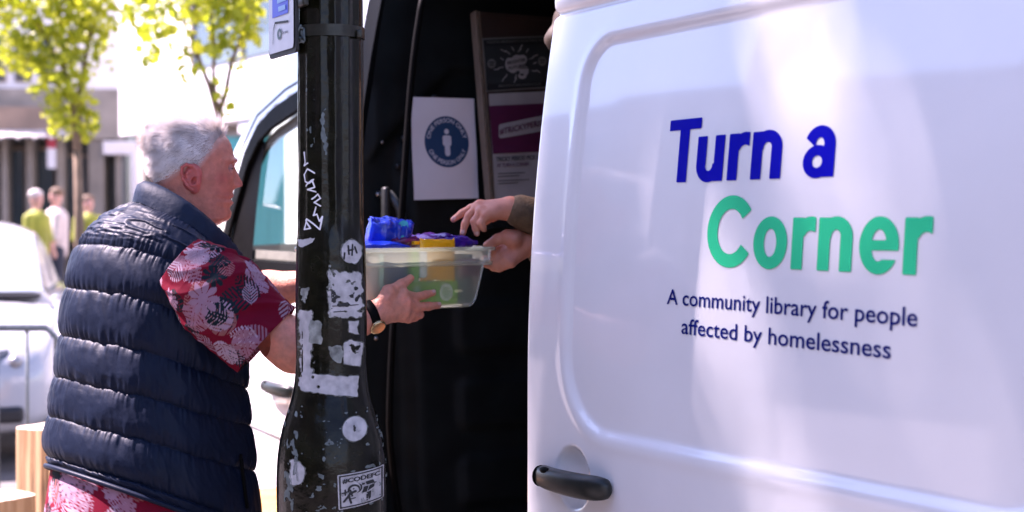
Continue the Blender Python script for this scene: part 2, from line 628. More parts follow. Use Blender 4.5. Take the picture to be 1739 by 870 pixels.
def slot(x, z): return rect(x, z, -3.905, -2.42, 0.50, 2.30, 0.05)
def arch(x, z, cx): return ell(x, z, cx, 0.36, 0.43, 0.43)
def win(x, z): return poly(x, z, WIN) - 0.015


def near_side(x, z):
    d = poly(x, z, OUT)
    for q in (slot(x, z), win(x, z), arch(x, z, -5.15), arch(x, z, 0.9)): d = np.maximum(d, -q)
    return d


def far_side(x, z):
    d = poly(x, z, OUT)
    for q in (win(x, z), arch(x, z, -5.15), arch(x, z, 0.9)): d = np.maximum(d, -q)
    return d


side('side_panel', near_side, -6.15, 2.35, 0.40, 2.55, 0.022, YB, 1, M_paint, xoff=nose)
side('side_panel', far_side, -6.15, 2.35, 0.40, 2.55, 0.035, YF, -1, M_paint, xoff=nose)
# black lining just inside both sides of the load space
for yb, sg in ((YB + 0.045, 1), (YF - 0.045, -1)):
    side('load_lining', lambda x, z: np.maximum(rect(x, z, -3.95, 2.2, 0.45, 2.44), -slot(x, z) if sg > 0 else -9.0), -4.0, 2.25, 0.42, 2.48, 0.05, yb, sg, M_bulk, 0.01)

# roof, bonnet, front : one skin following the outline between the two sides
top = [(-6.08, 0.55), (-6.08, 0.80), (-5.98, 1.06), (-5.80, 1.25), (-5.55, 1.44)]


def skin(name, prof, m, n=14, parent=None, inset=0.0):
    rings = []
    for (x, z) in prof:
        t = float(tum(z)) + float(nose(np.array(x), z))
        y0, y1 = YB + t + inset, YF - t - inset
        rings.append([(x - (0.10 * (1 - (2 * k / (n - 1) - 1)**2) if x < -4.2 else 0), lerp(y0, y1, k / (n - 1)), z + (0.05 * (1 - (2 * k / (n - 1) - 1)**2) if x > -5.4 else 0.02 * (1 - (2 * k / (n - 1) - 1)**2))) for k in range(n)])
    v = [p for r in rings for p in r]
    f = [(i * n + k, i * n + k + 1, (i + 1) * n + k + 1, (i + 1) * n + k) for i in range(len(prof) - 1) for k in range(n - 1)]
    return mesh(name, v, [q[::-1] for q in f], m, parent if parent is not None else van)


skin('bonnet', top, M_paint)
skin('windscreen', [(-5.55, 1.44), (-5.13, 1.775), (-4.90, 1.93), (-4.67, 2.085)], M_glass)
skin('roof', [(-4.67, 2.085), (-4.40, 2.25), (-4.10, 2.38), (-3.70, 2.46), (-3.0, 2.50), (-1, 2.5), (2.1, 2.50)], M_paint)
skin('rear_door', [(2.1, 2.50), (2.25, 2.30), (2.28, 0.42)], M_paint)
_pr = [(-4.60, 2.085), (-4.35, 2.21), (-4.05, 2.33), (-3.70, 2.40), (-3.0, 2.44), (2.1, 2.44)]
skin('roof_lining', _pr, M_inner if False else M_bulk, inset=0.03)
# floor and underbody
MB().box((-1.0, 2.525, 0.50), (6.2, 1.86, 0.06)).build('load_floor', M_black, van)
MB().box((-1.9, 2.525, 0.40), (7.6, 1.7, 0.10)).build('underbody', M_black, van)
MB().box((-3.05, YB - 0.03, 0.43), (1.3, 0.10, 0.06), bev=0.02).build('side_step', M_black, van)
MB().box((-6.10, 2.525, 0.52), (0.16, 1.62, 0.26), bev=0.05).build('front_bumper', M_black, van)
MB().box((-6.10, 2.525, 0.92), (0.10, 1.1, 0.20), bev=0.03).build('grille', M_black, van)
for s in (0, 1):
    y = YB + 0.28 if s == 0 else YF - 0.28
    MB().sphere((-6.00, y, 0.98), 0.14, 16, 10, (0.5, 0.9, 0.75)).build('headlight', M_bolt, van, True)
for cx in (-5.15, 0.9):
    for y in (YB + 0.16, YF - 0.16):
        w = bpy.data.objects.new('wheel', None); w.location = (cx, y, 0.34); link(w, van)
        MB().loft([[V(cx + math.cos(a) * r, y + dy, 0.34 + math.sin(a) * r) for a in np.linspace(0, 2 * PI, 32, endpoint=False)]
                   for dy, r in ((-0.11, 0.25), (-0.11, 0.32), (-0.08, 0.34), (0.08, 0.34), (0.11, 0.32), (0.11, 0.25))]).build('tyre', M_tyre, w, True)
        MB().loft([[V(cx + math.cos(a) * r, y + dy, 0.34 + math.sin(a) * r) for a in np.linspace(0, 2 * PI, 24, endpoint=False)]
                   for dy, r in ((-0.118, 0.08), (-0.085, 0.20), (-0.118, 0.245), (0.118, 0.245), (0.085, 0.2), (0.118, 0.08))]).build('rim', M_rim, w, True)

# cab window seals, door gaps, dashboard and steering wheel
def on_side(x, z, off=0.0, yb=YB, sg=1):
    return V(x, yb + sg * (float(tum(z)) + float(nose(np.array(float(x)), z)) + off), z)


def ring_on_side(name, pts, w0, w1, off, m, yb=YB, sg=1, h=0.012, parent=None, thick=0.012):
    xs = [p[0] for p in pts]; zs = [p[1] for p in pts]
    fn = lambda x, z: np.maximum(poly(x, z, pts) - w1, -(poly(x, z, pts) - w0))
    v, f = fill2d(fn, min(xs) - 0.1, max(xs) + 0.1, min(zs) - 0.1, max(zs) + 0.1, h)
    vv = [on_side(x, z, off, yb, sg) for x, z in v]
    o = mesh(name, vv, f, m, parent or van)
    md = o.modifiers.new('t', 'SOLIDIFY'); md.thickness = thick; md.offset = 0
    return o


cab = mesh('cab_door', *[[], []], None, van)
bpy.data.objects.remove(cab)
cab = bpy.data.objects.new('cab_door', None); cab.location = (-4.5, YB, 0.5); link(cab, van)
ring_on_side('window_seal', WIN, -0.052, 0.016, -0.004, M_rubber, parent=cab, h=0.008)
fw = ring_on_side('window_frame', WIN, -0.085, -0.052, 0.020, M_inner, parent=cab, h=0.008)
# broad black band of the door frame beside the front pillar
fn = lambda x, z: np.maximum(poly(x, z, WIN) + 0.004, poly(x, z, [(-5.12, 1.36), (-4.99, 1.62), (-4.86, 1.80), (-4.80, 1.84), (-4.775, 1.80), (-4.81, 1.36)]))
v, f = fill2d(fn, -5.25, -4.6, 1.34, 1.98, 0.008)
mesh('quarter_frame', [on_side(x, z, 0.006) for x, z in v], f, M_rubber, cab)
fn = lambda x, z: poly(x, z, WIN) + 0.02
v, f = fill2d(fn, -5.25, -3.95, 1.34, 2.0, 0.03)
mesh('window_pane', [on_side(x, z, 0.016) for x, z in v], f, M_glass, cab)
mesh('window_pane', [on_side(x, z, 0.016, YF, -1) for x, z in v], f, M_glass, van)
ring_on_side('window_seal', WIN, -0.05, 0.016, -0.004, M_rubber, YF, -1, parent=van, h=0.02)
GAP = [(-5.42, 0.62), (-5.42, 1.30), (-5.10, 1.72), (-4.88, 1.905), (-4.62, 1.975), (-4.40, 2.005), (-4.05, 2.03), (-4.01, 1.95), (-4.00, 0.62)]
ring_on_side('door_gap', GAP, -0.004, 0.003, -0.001, M_rubber, parent=cab, h=0.006, thick=0.002)
fn = lambda x, z: np.minimum(np.abs(z - 0.74 - 0.012 * x) - 0.012, 9)
# pressed swage line and black rubbing strip low on the cab door
MB().tube([on_side(x, 0.86 - 0.01 * (x + 4.5), -0.002) for x in np.linspace(-5.3, -4.0, 10)], 0.010, 8).build('swage_line', M_paint, cab, True)
MB().tube([on_side(x, 1.26, -0.001) for x in np.linspace(-5.38, -4.0, 10)], 0.008, 8).build('waist_line', M_paint, cab, True)
# dashboard and wheel
MB().box((-5.05, 2.525, 1.20), (0.55, 1.70, 0.22), bev=0.08).build('dashboard', M_black, van, True)
c = V(-4.82, 2.98, 1.40); ax = V(0.82, 0, 0.57).normalized(); u = V(0, 1, 0); w = ax.cross(u)
MB().tube([c + (u * math.cos(a) + w * math.sin(a)) * 0.19 for a in np.linspace(0, 2 * PI, 33)], 0.016, 8, False).tube([c - u * 0.18, c + u * 0.18], 0.018, 6).tube([c, c - ax * 0.25], 0.03, 8).build('steering_wheel', M_black, van, True)
for y in (2.05, 2.95):
    MB().box((-4.15, y, 1.22), (0.14, 0.50, 0.62), bev=0.06).box((-4.38, y, 0.92), (0.50, 0.52, 0.16), bev=0.06).box((-4.12, y, 1.62), (0.10, 0.26, 0.18), bev=0.05).build('cab_seat', M_black, van, True)
# far door mirror
MB().box((-5.02, YF + 0.16, 1.48), (0.10, 0.20, 0.30), bev=0.04).tube([(-4.98, YF - 0.02, 1.40), (-5.0, YF + 0.12, 1.42)], 0.03).build('door_mirror', M_black, van, True)
MB().box((-5.28, YB - 0.12, 1.48), (0.10, 0.20, 0.32), bev=0.04).tube([(-5.25, YB + 0.06, 1.40), (-5.27, YB - 0.08, 1.42)], 0.03).build('door_mirror', M_black, van, True)

# ------------------------------------------------------------------ door handles
def handle(name, xc, zc, ybase, L, m, parent, tilt=0.0, k=1.0):
    rings = []
    for i, t in enumerate(np.linspace(-1, 1, 33)):
        e = max(0.0, 1 - abs(t)**7)**0.5
        hz = 0.0205 * k * (0.42 + 0.58 * e) * (1.0 + 0.10 * t)
        dy = 0.017 * k * (0.35 + 0.65 * e)
        yo = ybase - (0.010 + 0.022 * (1 - abs(t)**2.5)) * k
        ring = []
        for q in range(16):
            a = 2 * PI * q / 16
            ca, sa = math.cos(a), math.sin(a)
            ring.append(V(xc + t * L / 2, yo - dy * math.copysign(abs(ca)**0.75, ca), zc + tilt * t + hz * math.copysign(abs(sa)**0.75, sa)))
        rings.append(ring)
    h = MB().loft(rings).build(name, m, parent, True)
    MB().loft([[V(xc - L * 0.355 + dx, ybase - 0.027 * k - 0.0165 * k * math.cos(a), zc - tilt * 0.7 + 0.0190 * k * math.sin(a)) for a in np.linspace(0, 2 * PI, 16, endpoint=False)] for dx in (-0.0022, 0.0022)]).build('grip_joint', M_rubber, h, True)
    MB().sphere((xc - L * 0.19, ybase - 0.040 * k, zc + 0.014 * k), 0.008 * k, 10, 8, (2.0, 0.9, 0.8)).build('key_cover', M_rubber, h, True)
    return h


# ------------------------------------------------------------------ opened sliding door
DX0, DX1 = -2.637, -1.12
HX, HZ = -2.440, 1.047


def recess(X, Z):
    zb = 1.149 + 0.022 * (X + 2.37)
    x0, x1, z1 = -2.468, -1.225, 1.892
    r = np.where(Z > 1.5, 0.085, 0.15)
    cx = (x0 + x1) / 2; hx = (x1 - x0) / 2; cz = (zb + z1) / 2; hz = (z1 - zb) / 2
    qx = np.abs(X - cx) - hx + r; qz = np.abs(Z - cz) - hz + r
    d = np.hypot(np.maximum(qx, 0), np.maximum(qz, 0)) + np.minimum(np.maximum(qx, qz), 0) - r
    return d


def door_y(X, Z):
    X = np.asarray(X, float); Z = np.asarray(Z, float)
    y = YD + tum(Z)
    d = recess(X, Z)
    y = y + 0.0085 * sstep(0.010, -0.010, d)                              # sunken window panel
    y = y - 0.0015 * np.exp(-((d - 0.020) / 0.012)**2)                    # raised lip round it
    s = Z - 1.967
    y = y + 0.012 * np.exp(-(s / 0.0065)**2) - 0.006 * sstep(0.0, 0.03, s)   # groove under the roof channel
    q = np.hypot((X - HX) / 0.063, (Z - HZ - 0.004) / 0.061)
    y = y + 0.026 * np.clip(1 - q**2, 0, 1)**0.7 * (q < 1)                # cup behind the handle
    e = np.clip((DX0 + 0.020 - X) / 0.020, 0, 1)
    y = y + 0.020 * (1 - np.sqrt(np.clip(1 - e**2, 0, 1)))              # rolled front edge
    y = y + 0.0022 * np.sin(X * 2.3 + 0.6) * sstep(0.05, -0.25, d) * np.cos((Z - 1.5) * 2.2)
    return y


def door_pt(x, z, off=0.0):
    return (x, float(door_y(x, z)) - off, z)


nx, nz = 300, 380
xs = np.unique(np.concatenate([DX0 + 0.024 * np.linspace(0, 1, 14)**1.6, np.linspace(DX0 + 0.024, DX1, nx)]))
zs = np.linspace(0.46, 2.30, nz)
XX, ZZ = np.meshgrid(xs, zs, indexing='ij')
vv = np.stack([XX, door_y(XX, ZZ), ZZ], -1).reshape(-1, 3)
ii = np.arange(len(xs) * nz).reshape(len(xs), nz)
ff = np.stack([ii[:-1, :-1], ii[1:, :-1], ii[1:, 1:], ii[:-1, 1:]], -1).reshape(-1, 4)
sdoor = mesh('sliding_door', vv, ff, M_paint, van)
md = sdoor.modifiers.new('t', 'SOLIDIFY'); md.thickness = 0.05; md.offset = -1
handle('door_handle', (-2.552 - 2.290) / 2, 1.049, float(YD), 0.262, M_handle, sdoor, tilt=0.004, k=1.10)
handle('door_handle', -4.47, 1.012, YB, 0.26, M_handle, cab)
# dish behind the cab handle
v, f = fill2d(lambda x, z: ell(x, z, -4.47, 1.012, 0.064, 0.064), -4.55, -4.39, 0.94, 1.09, 0.006)
a = np.array(v); q = np.hypot((a[:, 0] + 4.47) / 0.064, (a[:, 1] - 1.012) / 0.064)
MB_d = mat('cup_grey', (0.55, 0.57, 0.57), 0.4, var=0.03, coat=0.6)
mesh('handle_cup', np.stack([a[:, 0], YB - 0.002 - 0.0005 * (1 - q), a[:, 1]], 1), f, M_paint, cab)

# ------------------------------------------------------------------ lettering on the door
def ringd(x, y, cx, cy, Rx, Ry, rx, ry): return np.maximum(ell(x, y, cx, cy, Rx, Ry), -ell(x, y, cx, cy, rx, ry))
def bar(x, y, x0, x1, y0, y1): return rect(x, y, x0, x1, y0, y1)
def U(*a): return np.minimum.reduce(a)
def I(*a): return np.maximum.reduce(a)


def g_T(x, y): return U(bar(x, y, 0, .70, .83, 1), bar(x, y, .245, .455, 0, .9))
def g_u(x, y): return U(bar(x, y, 0, .20, .24, .70), bar(x, y, .37, .57, 0, .70), I(ringd(x, y, .265, .255, .265, .27, .075, .095), y - .27, x - .40))
def g_n(x, y): return U(bar(x, y, 0, .20, 0, .70), bar(x, y, .37, .57, 0, .46), I(ringd(x, y, .295, .445, .275, .27, .08, .095), .43 - y))
def g_r(x, y): return U(bar(x, y, 0, .20, 0, .70), I(ringd(x, y, .325, .40, .30, .315, .115, .125), .45 - y, x - .405, (x - .405) * .9 + (.52 - y) * .5))
def g_a(x, y): return U(ringd(x, y, .245, .215, .245, .23, .085, .085), bar(x, y, .345, .54, 0, .45), I(ringd(x, y, .275, .44, .265, .275, .075, .11), .44 - y, .035 - x, (.47 - y) * .75 + (.13 - x) * .6))
def g_C(x, y): return I(ringd(x, y, .50, .50, .48, .52, .265, .325), (x - .50) * .72 - np.abs(y - .5) * .98 + .02)
def g_o(x, y): return ringd(x, y, .315, .35, .315, .365, .115, .195)
def g_e(x, y): return I(U(ringd(x, y, .305, .35, .305, .365, .115, .20), bar(x, y, .08, .56, .285, .415)), -I(bar(x, y, .33, .8, .175, .288), (y - .175) * -.6 + (.35 - x) * .4))


def word(glyphs):
    """[(fn, advance)] -> one list of (verts, faces) for each letter in cap-height units"""
    out = []; x = 0
    for fn, adv in glyphs:
        if fn: 
            v, f = fill2d(fn, -0.03, 1.05, -0.05, 1.05, 0.0125)
            out.append(([(p[0] + x, p[1]) for p in v], f))
        x += adv
    return out, x


def letters(glyphs, x0, x1, z, cap, m, off=0.0012):
    ws, W = word(glyphs)
    allx = [p[0] for v, f in ws for p in v]; sx = (x1 - x0) / (max(allx) - min(allx)); mn = min(allx)
    for v, f in ws:
        mesh('letter', [door_pt(x0 + (p[0] - mn) * sx, z + p[1] * cap, off) for p in v], f, m, sdoor)


letters([(g_T, .655), (g_u, .66), (g_r, .465), (g_n, .69), (None, .10 + .17), (g_a, .6)], -2.166, -1.718, 1.6135, 0.110, M_blue)
letters([(g_C, .965), (g_o, .715), (g_r, .46), (g_n, .68), (g_e, .68), (g_r, .45)], -2.030, -1.503, 1.4725, 0.114, M_green)


def small_text(s, x0, x1, z, size, off, parent, m, name):
    """each word a piece of its own"""
    v, f = text_verts(s, 1.0, off)
    a = np.array(v); lo = a[:, 0].min(); hi = a[:, 0].max()
    sx = (x1 - x0) / (hi - lo)
    a2 = [door_pt(x0 + (p[0] - lo) * sx, z + p[1] * size, 0.0012) for p in a]
    mesh(name, a2, f, m, parent, smooth=False)


small_text('A community library for people', -2.140, -1.524, 1.402, 0.0375, 0.008, sdoor, M_navy, 'lettering_line')
small_text('affected by homelessness', -2.092, -1.574, 1.3535, 0.0375, 0.008, sdoor, M_navy, 'lettering_line')

# ------------------------------------------------------------------ bulkhead behind the cab
XB = -3.86
LEAN = 0.07                       # it rakes forward towards the top


def bulk_pt(y, z, off=0.0): return V(XB - LEAN * (z - 1.55) + off, y, z)


ny, nzb = 150, 170
ys_ = np.linspace(YB + 0.02, YF - 0.02, ny); zb_ = np.linspace(0.50, 2.46, nzb)
Yg, Zg = np.meshgrid(ys_, zb_, indexing='ij')
Yg = YB + .002 + tum(Zg) + (Yg - YB - .02) / (YF - YB - .04) * (YF - YB - .034 - 2 * tum(Zg))
rel = np.zeros_like(Yg)
d1 = rect(Yg, Zg, 1.70, 3.35, 0.60, 1.86, 0.18)
rel += 0.035 * sstep(0.03, -0.03, d1)                                  # big pressed-out panel
d2 = poly(Yg, Zg, [(1.60, 1.72), (1.86, 1.98), (3.2, 2.0), (3.4, 1.80), (3.4, 2.4), (1.60, 2.4)])
rel += 0.018 * sstep(0.015, -0.015, d2)
for zz in (0.80, 1.02, 1.24):
    rel += 0.014 * sstep(0.012, -0.012, rect(Yg, Zg, 1.84, 3.2, zz - 0.07, zz + 0.07, 0.03))
BX = XB - LEAN * (Zg - 1.55) + rel
vv = np.stack([BX, Yg, Zg], -1).reshape(-1, 3)
ii = np.arange(ny * nzb).reshape(ny, nzb)
ff = np.stack([ii[:-1, :-1], ii[1:, :-1], ii[1:, 1:], ii[:-1, 1:]], -1).reshape(-1, 4)
bulk = mesh('bulkhead', vv, ff, M_bulk, van)
for (px, py) in ((630, 66), (622, 146), (626, 240), (636, 330), (640, 575)):
    p = at(px, py, 4.13)
    MB().sphere(V(XB - LEAN * (p.z - 1.55) + 0.012, max(p.y, YB + 0.05 + float(tum(p.z))), p.z), 0.006, 10, 6).build('bolt', M_bolt, bulk, True)
for (y, z) in ((1.70, 1.78), (1.75, 1.83), (1.80, 1.90), (2.15, 1.96), (1.68, 1.70)):
    MB().sphere(bulk_pt(y, z, 0.02), 0.009, 8, 6).build('clip', M_black, bulk, True)
# grab handle and the door's rubber seal hanging down the front edge of the opening
p0 = bulk_pt(1.625, 1.62, 0.0); p1 = bulk_pt(1.675, 1.44, 0.0)
MB().tube([p0, p0 + V(0.05, 0.015, 0.0), p0 + V(0.075, 0.035, -0.04), p0 + V(0.08, 0.04, -0.10), p0 + V(0.07, 0.045, -0.20), p0 + V(0.03, 0.045, -0.235)], [.010, .012, .013, .013, .012, .010], 10).build('grab_handle', mat('grey_grip', (0.05, 0.055, 0.055), 0.4), bulk, True)
MB().tube([V(XB + 0.10, YB + 0.075 + float(tum(z)), z) + V(0.0, 0.012 * math.sin(z * 5) + (0.10 * max(0, 0.95 - z)), 0) for z in np.linspace(0.55, 2.2, 24)], 0.010, 8).build('door_seal', M_rubber, van, True)
for zt, zb in ((1.48, 1.64),):
    MB().box((XB + 0.05, YB + 0.075, (zt + zb) / 2), (0.03, 0.02, zb - zt), bev=0.008).build('pillar_clip', M_black, van, True)

# black trim over the pillar in front of the door opening
v, f = fill2d(lambda x, z: np.maximum(rect(x, z, -4.00, -3.80, .52, 2.30, .02), -slot(x, z) - .004), -4.05, -3.7, .5, 2.35, .02)
mesh('pillar_trim', [on_side(x, z, -.003) for x, z in v], f, M_rubber, van)
zz_ = np.linspace(.52, 2.26, 30)
vv = [(-3.903 + dx, YB + float(tum(z)) + dy, z) for z in zz_ for dx, dy in ((0, -.004), (.004, -.004), (.004, .034), (0, .034))]
mesh('pillar_seal', vv, [(i * 4 + k, i * 4 + (k + 1) % 4, i * 4 + 4 + (k + 1) % 4, i * 4 + 4 + k) for i in range(29) for k in range(4)], M_rubber, van, False)
# ================================================================== lamp column
PD = 2.72
PX = 562.0
pc = at(PX, 372, PD); POLE = V(pc.x, pc.y, 0)
M_iron = mat('black_gloss_paint', (0.0060, 0.0060, 0.0022), 0.20, var=0.6, scale=26, bump=0.16, bscale=45, coat=0.0, spec=0.26, rvar=0.6)
M_chip = mat('weathered_chip', (0.10, 0.125, 0.12), 0.6, var=0.4, scale=90)
M_stk = mat('white_sticker', (0.30, 0.30, 0.30), 0.65, col2=(0.52, 0.51, 0.51), spec=.2, scale=55, detail=8)
M_stk2 = mat('worn_sticker', (0.20, 0.22, 0.20), 0.65, var=0.6, scale=70, detail=8)
M_glue = mat('glue_residue', (0.10, 0.105, 0.09), 0.7, var=0.5, scale=120, detail=8)
M_ink = mat('black_ink', (0.015, 0.016, 0.016), 0.6, var=0.1)
M_strap = mat('steel_strap', (0.022, 0.022, 0.014), 0.35, metal=0.3, var=0.4, scale=60)
M_tag = mat('white_marker', (0.75, 0.75, 0.75), 0.5, var=0.1)

PR = spline([0, .12, .30, .45, .55, .78, .95, 1.02, 1.075, 1.12, 1.165, 1.205, 1.235, 1.27, 1.36, 1.47, 1.50, 1.52, 1.56, 1.80, 3.0],
            [.150, .150, .118, .112, .112, .106, .1015, .1013, .1010, .098, .090, .078, .0705, .0665, .0655, .0640, .0630, .0615, .0608, .0605, .058])


def zpy(py): return at(PX, py, PD).z


def pole_r(z, ang):
    z = np.asarray(z, float)
    fl = sstep(1.515, 1.56, z)
    return PR(z) * (1 - 0.06 * fl * (0.5 + 0.5 * np.cos(ang * 14))**0.6) + 0.0006 * vnoise(ang * 9, z * 14)


toCam = math.atan2(-POLE.y, -POLE.x)


def pole_pt(px, py, off=0.0):
    """a point on the column's surface from where it shows"""
    z = at(px, py, PD - 0.06).z
    hw = float(PR(z)) / PD * FPX
    s = max(-0.998, min(0.998, (px - PX) / hw))
    ang = toCam + math.asin(s)
    r = float(pole_r(z, np.array(ang))) + off
    return V(POLE.x + math.cos(ang) * r, POLE.y + math.sin(ang) * r, z)


post = thing('lamp_post', tuple(POLE), 'black cast iron lamp column covered in torn stickers in front of the man', 'lamp post')
na = 192
zz = np.concatenate([np.linspace(0, 0.9, 40), np.linspace(0.905, 1.6, 200), np.linspace(1.62, 3.0, 60)])
A = np.linspace(0, 2 * PI, na, endpoint=False)
ZG, AG = np.meshgrid(zz, A, indexing='ij')
RG = pole_r(ZG, AG)
vv = np.stack([POLE.x + RG * np.cos(AG), POLE.y + RG * np.sin(AG), ZG], -1).reshape(-1, 3)
ii = np.arange(len(zz) * na).reshape(len(zz), na); i2 = np.roll(ii, -1, 1)
ff = np.stack([ii[:-1], i2[:-1], i2[1:], ii[1:]], -1).reshape(-1, 4)
mesh('column', vv, ff, M_iron, post)
# upper shaft and lantern, above the picture
MB().tube([POLE + V(0, 0, z) for z in (2.99, 5.2, 5.4)], [.058, .045, .03], 16).tube([POLE + V(0, 0, 5.3), POLE + V(-0.2, -0.4, 5.6), POLE + V(-0.5, -0.9, 5.6)], .025, 8).build('upper_shaft', M_iron, post, True)
MB().sphere(POLE + V(-0.55, -1.0, 5.55), 0.18, 16, 10, (1, 1, 0.6)).build('lantern', M_stk, post, True)
# clamp band
zb0, zb1 = zpy(68), zpy(49)
MB().loft([[V(POLE.x + math.cos(a) * (float(PR(z)) + .0025), POLE.y + math.sin(a) * (float(PR(z)) + .0025), z) for a in np.linspace(0, 2 * PI, 64, endpoint=False)] for z in (zb0, zb1)], False).build('clamp_band', M_strap, post, True)
MB().box(pole_pt(607, 56, 0.006), (0.016, 0.010, 0.014), Matrix.Rotation(toCam, 3, 'Z'), 0.002).build('clamp_buckle', M_strap, post, True)
_mt = MB()
rr = random.Random(5)
for k in range(7):
    p = [pole_pt(503 + rr.uniform(4, 20), rr.uniform(42, 74), 0.004 + rr.uniform(0, .008)) for q in range(4)]
    _mt.tube(p, 0.0022, 6)
_mt.build('cable_tie', M_chip, post, True)


def sticker(name, fn, x0, x1, y0, y1, m, off=0.0009, h=1.2, parent=None):
    v, f = fill2d(fn, x0, x1, y0, y1, h)
    if not f: return None
    if name == 'paint_chip':
        for v_, f_ in islands(v, f, 5): mesh(name, [pole_pt(x, y, off) for x, y in v_], [q[::-1] for q in f_], m, parent or post)
        return None
    o = mesh(name, [pole_pt(x, y, off) for x, y in v], [q[::-1] for q in f], m, parent or post)
    if name == 'sticker' and m is M_stk:      # torn backing paper and glue left round the edge
        v, f = fill2d(lambda x, y: fn(x, y) - 1.6 + 2.6 * fbm(x / 4, y / 4, x0 * .1, 3), x0 - 3, x1 + 3, y0 - 3, y1 + 3, h)
        mesh('glue_residue', [pole_pt(x, y, off * .5) for x, y in v], [q[::-1] for q in f], M_glue, o)
    return o


def torn(d, x, y, s, amp, seed): return d + amp * fbm(x / s, y / s, seed, 4)


S = sticker
S('sticker', lambda x, y: torn(ell(x, y, 596, 428, 17.5, 20), x, y, 7, 2.5, 1), 575, 618, 404, 452, M_stk)
S('sticker', lambda x, y: np.maximum(torn(rect(x, y, 558, 613, 462, 540), x, y, 9, 6, 2), -(fbm(x / 12, y / 12, 4) + .23 - .006 * (505 - y)) * 10), 550, 618, 446, 546, M_stk)
S('sticker_tear', lambda x, y: np.maximum(rect(x, y, 558, 562, 450, 540), fbm(x / 5, y / 5, 7) * 8 - 2), 552, 618, 446, 546, M_stk2)
S('sticker', lambda x, y: torn(poly(x, y, [(590, 547), (607, 547), (604, 558), (607, 570), (592, 565)]), x, y, 4, 2, 3), 584, 612, 540, 576, M_stk)
S('sticker', lambda x, y: torn(poly(x, y, [(556, 588), (578, 585), (582, 600), (578, 618), (562, 612)]), x, y, 6, 5, 4), 548, 590, 578, 626, M_stk2)
S('sticker', lambda x, y: np.maximum(torn(poly(x, y, [(582, 584), (592, 578), (615, 586), (610, 626), (582, 618)]), x, y, 5, 1.5, 5), -torn(rect(x, y, 594, 609, 588, 600), x, y, 3.5, 7, 8)), 576, 620, 572, 632, M_stk)
S('sticker', lambda x, y: np.maximum(torn(rect(x, y, 510, 529, 530, 662), x, y, 8, 7, 6), -torn(rect(x, y, 513, 515.5, 560, 660), x, y, 9, 2, 9)), 503, 540, 522, 668, M_stk)
S('sticker', lambda x, y: torn(rect(x, y, 526, 547, 545, 584, 4), x, y, 5, 3, 7), 520, 552, 538, 590, M_stk2, off=.0014)
S('sticker', lambda x, y: np.maximum(torn(poly(x, y, [(514, 634), (606, 642), (604, 675), (512, 664)]), x, y, 6, 2, 8), -np.minimum(ell(x, y, 541, 657, 3, 3), ell(x, y, 532, 641, 2.5, 3))), 505, 612, 626, 682, M_stk, off=.0016)
S('sticker', lambda x, y: ell(x, y, 600, 728, 20, 20), 575, 624, 704, 752, M_stk)
S('sticker_print', lambda x, y: torn(ell(x, y, 599, 727, 2, 5), x, y, 3, 2, 8), 590, 610, 715, 740, M_ink, .0015, .8)
S('sticker', lambda x, y: np.maximum(torn(ell(x, y, 500, 801, 18, 21), x, y, 5, 1.5, 12), 494 + fbm(y / 6, x / 9, 2) * 5 - x), 480, 522, 776, 826, M_stk)
S('sticker_tear', lambda x, y: torn(poly(x, y, [(507, 408), (535, 404), (530, 412), (516, 420), (508, 420)]), x, y, 4, 3, 13), 503, 540, 398, 426, M_stk)
S('sticker_tear', lambda x, y: torn(poly(x, y, [(511, 490), (527, 489), (524, 500), (518, 515), (514, 512)]), x, y, 3, 5, 14), 506, 534, 484, 520, M_stk2)
S('paint_chip', lambda x, y: torn(poly(x, y, [(546, 190), (552, 186), (551, 215), (556, 240), (557, 262), (553, 268), (548, 236), (545, 205)]), x, y, 5, 5, 15), 538, 564, 178, 276, M_chip)
S('paint_chip', lambda x, y: np.maximum(fbm(x / 6, y / 10, 21) * 10 + 3.2, rect(x, y, 508, 534, 150, 250)), 506, 536, 148, 252, M_chip)
S('paint_chip', lambda x, y: np.maximum(fbm(x / 7, y / 18, 22) * 10 + 2.4, rect(x, y, 484, 508, 700, 868)), 483, 512, 698, 869, M_chip)
S('paint_chip', lambda x, y: np.maximum(fbm(x / 5, y / 9, 23) * 10 + 3.4, rect(x, y, 640, 664, 700, 868)), 638, 666, 698, 869, M_chip)
S('paint_chip', lambda x, y: np.maximum(fbm(x / 9, y / 6, 24) * 10 + 3.6, rect(x, y, 510, 640, 690, 870)), 508, 642, 690, 869, M_chip, h=1.6)
S('paint_chip', lambda x, y: torn(poly(x, y, [(540, 800), (551, 802), (548, 810), (541, 806)]), x, y, 4, 2, 26), 534, 556, 794, 816, M_chip)
S('marker_tag', lambda x, y: U(*[seg(x, y, a, b) - 1.3 for st in (
    [(516, 258), (518, 275), (516, 281), (524, 277)], [(534, 294), (524, 287), (516, 296), (518, 308), (526, 311), (532, 305)],
    [(520, 316), (530, 306), (534, 318), (524, 322), (536, 326)], [(530, 338), (540, 330), (545, 337), (533, 344), (545, 350)],
    [(536, 352), (532, 366), (538, 364), (543, 376), (548, 368), (544, 390), (522, 372), (518, 390), (528, 388), (520, 374)]) for a, b in zip(st, st[1:])]), 510, 554, 250, 398, M_tag, h=0.8)
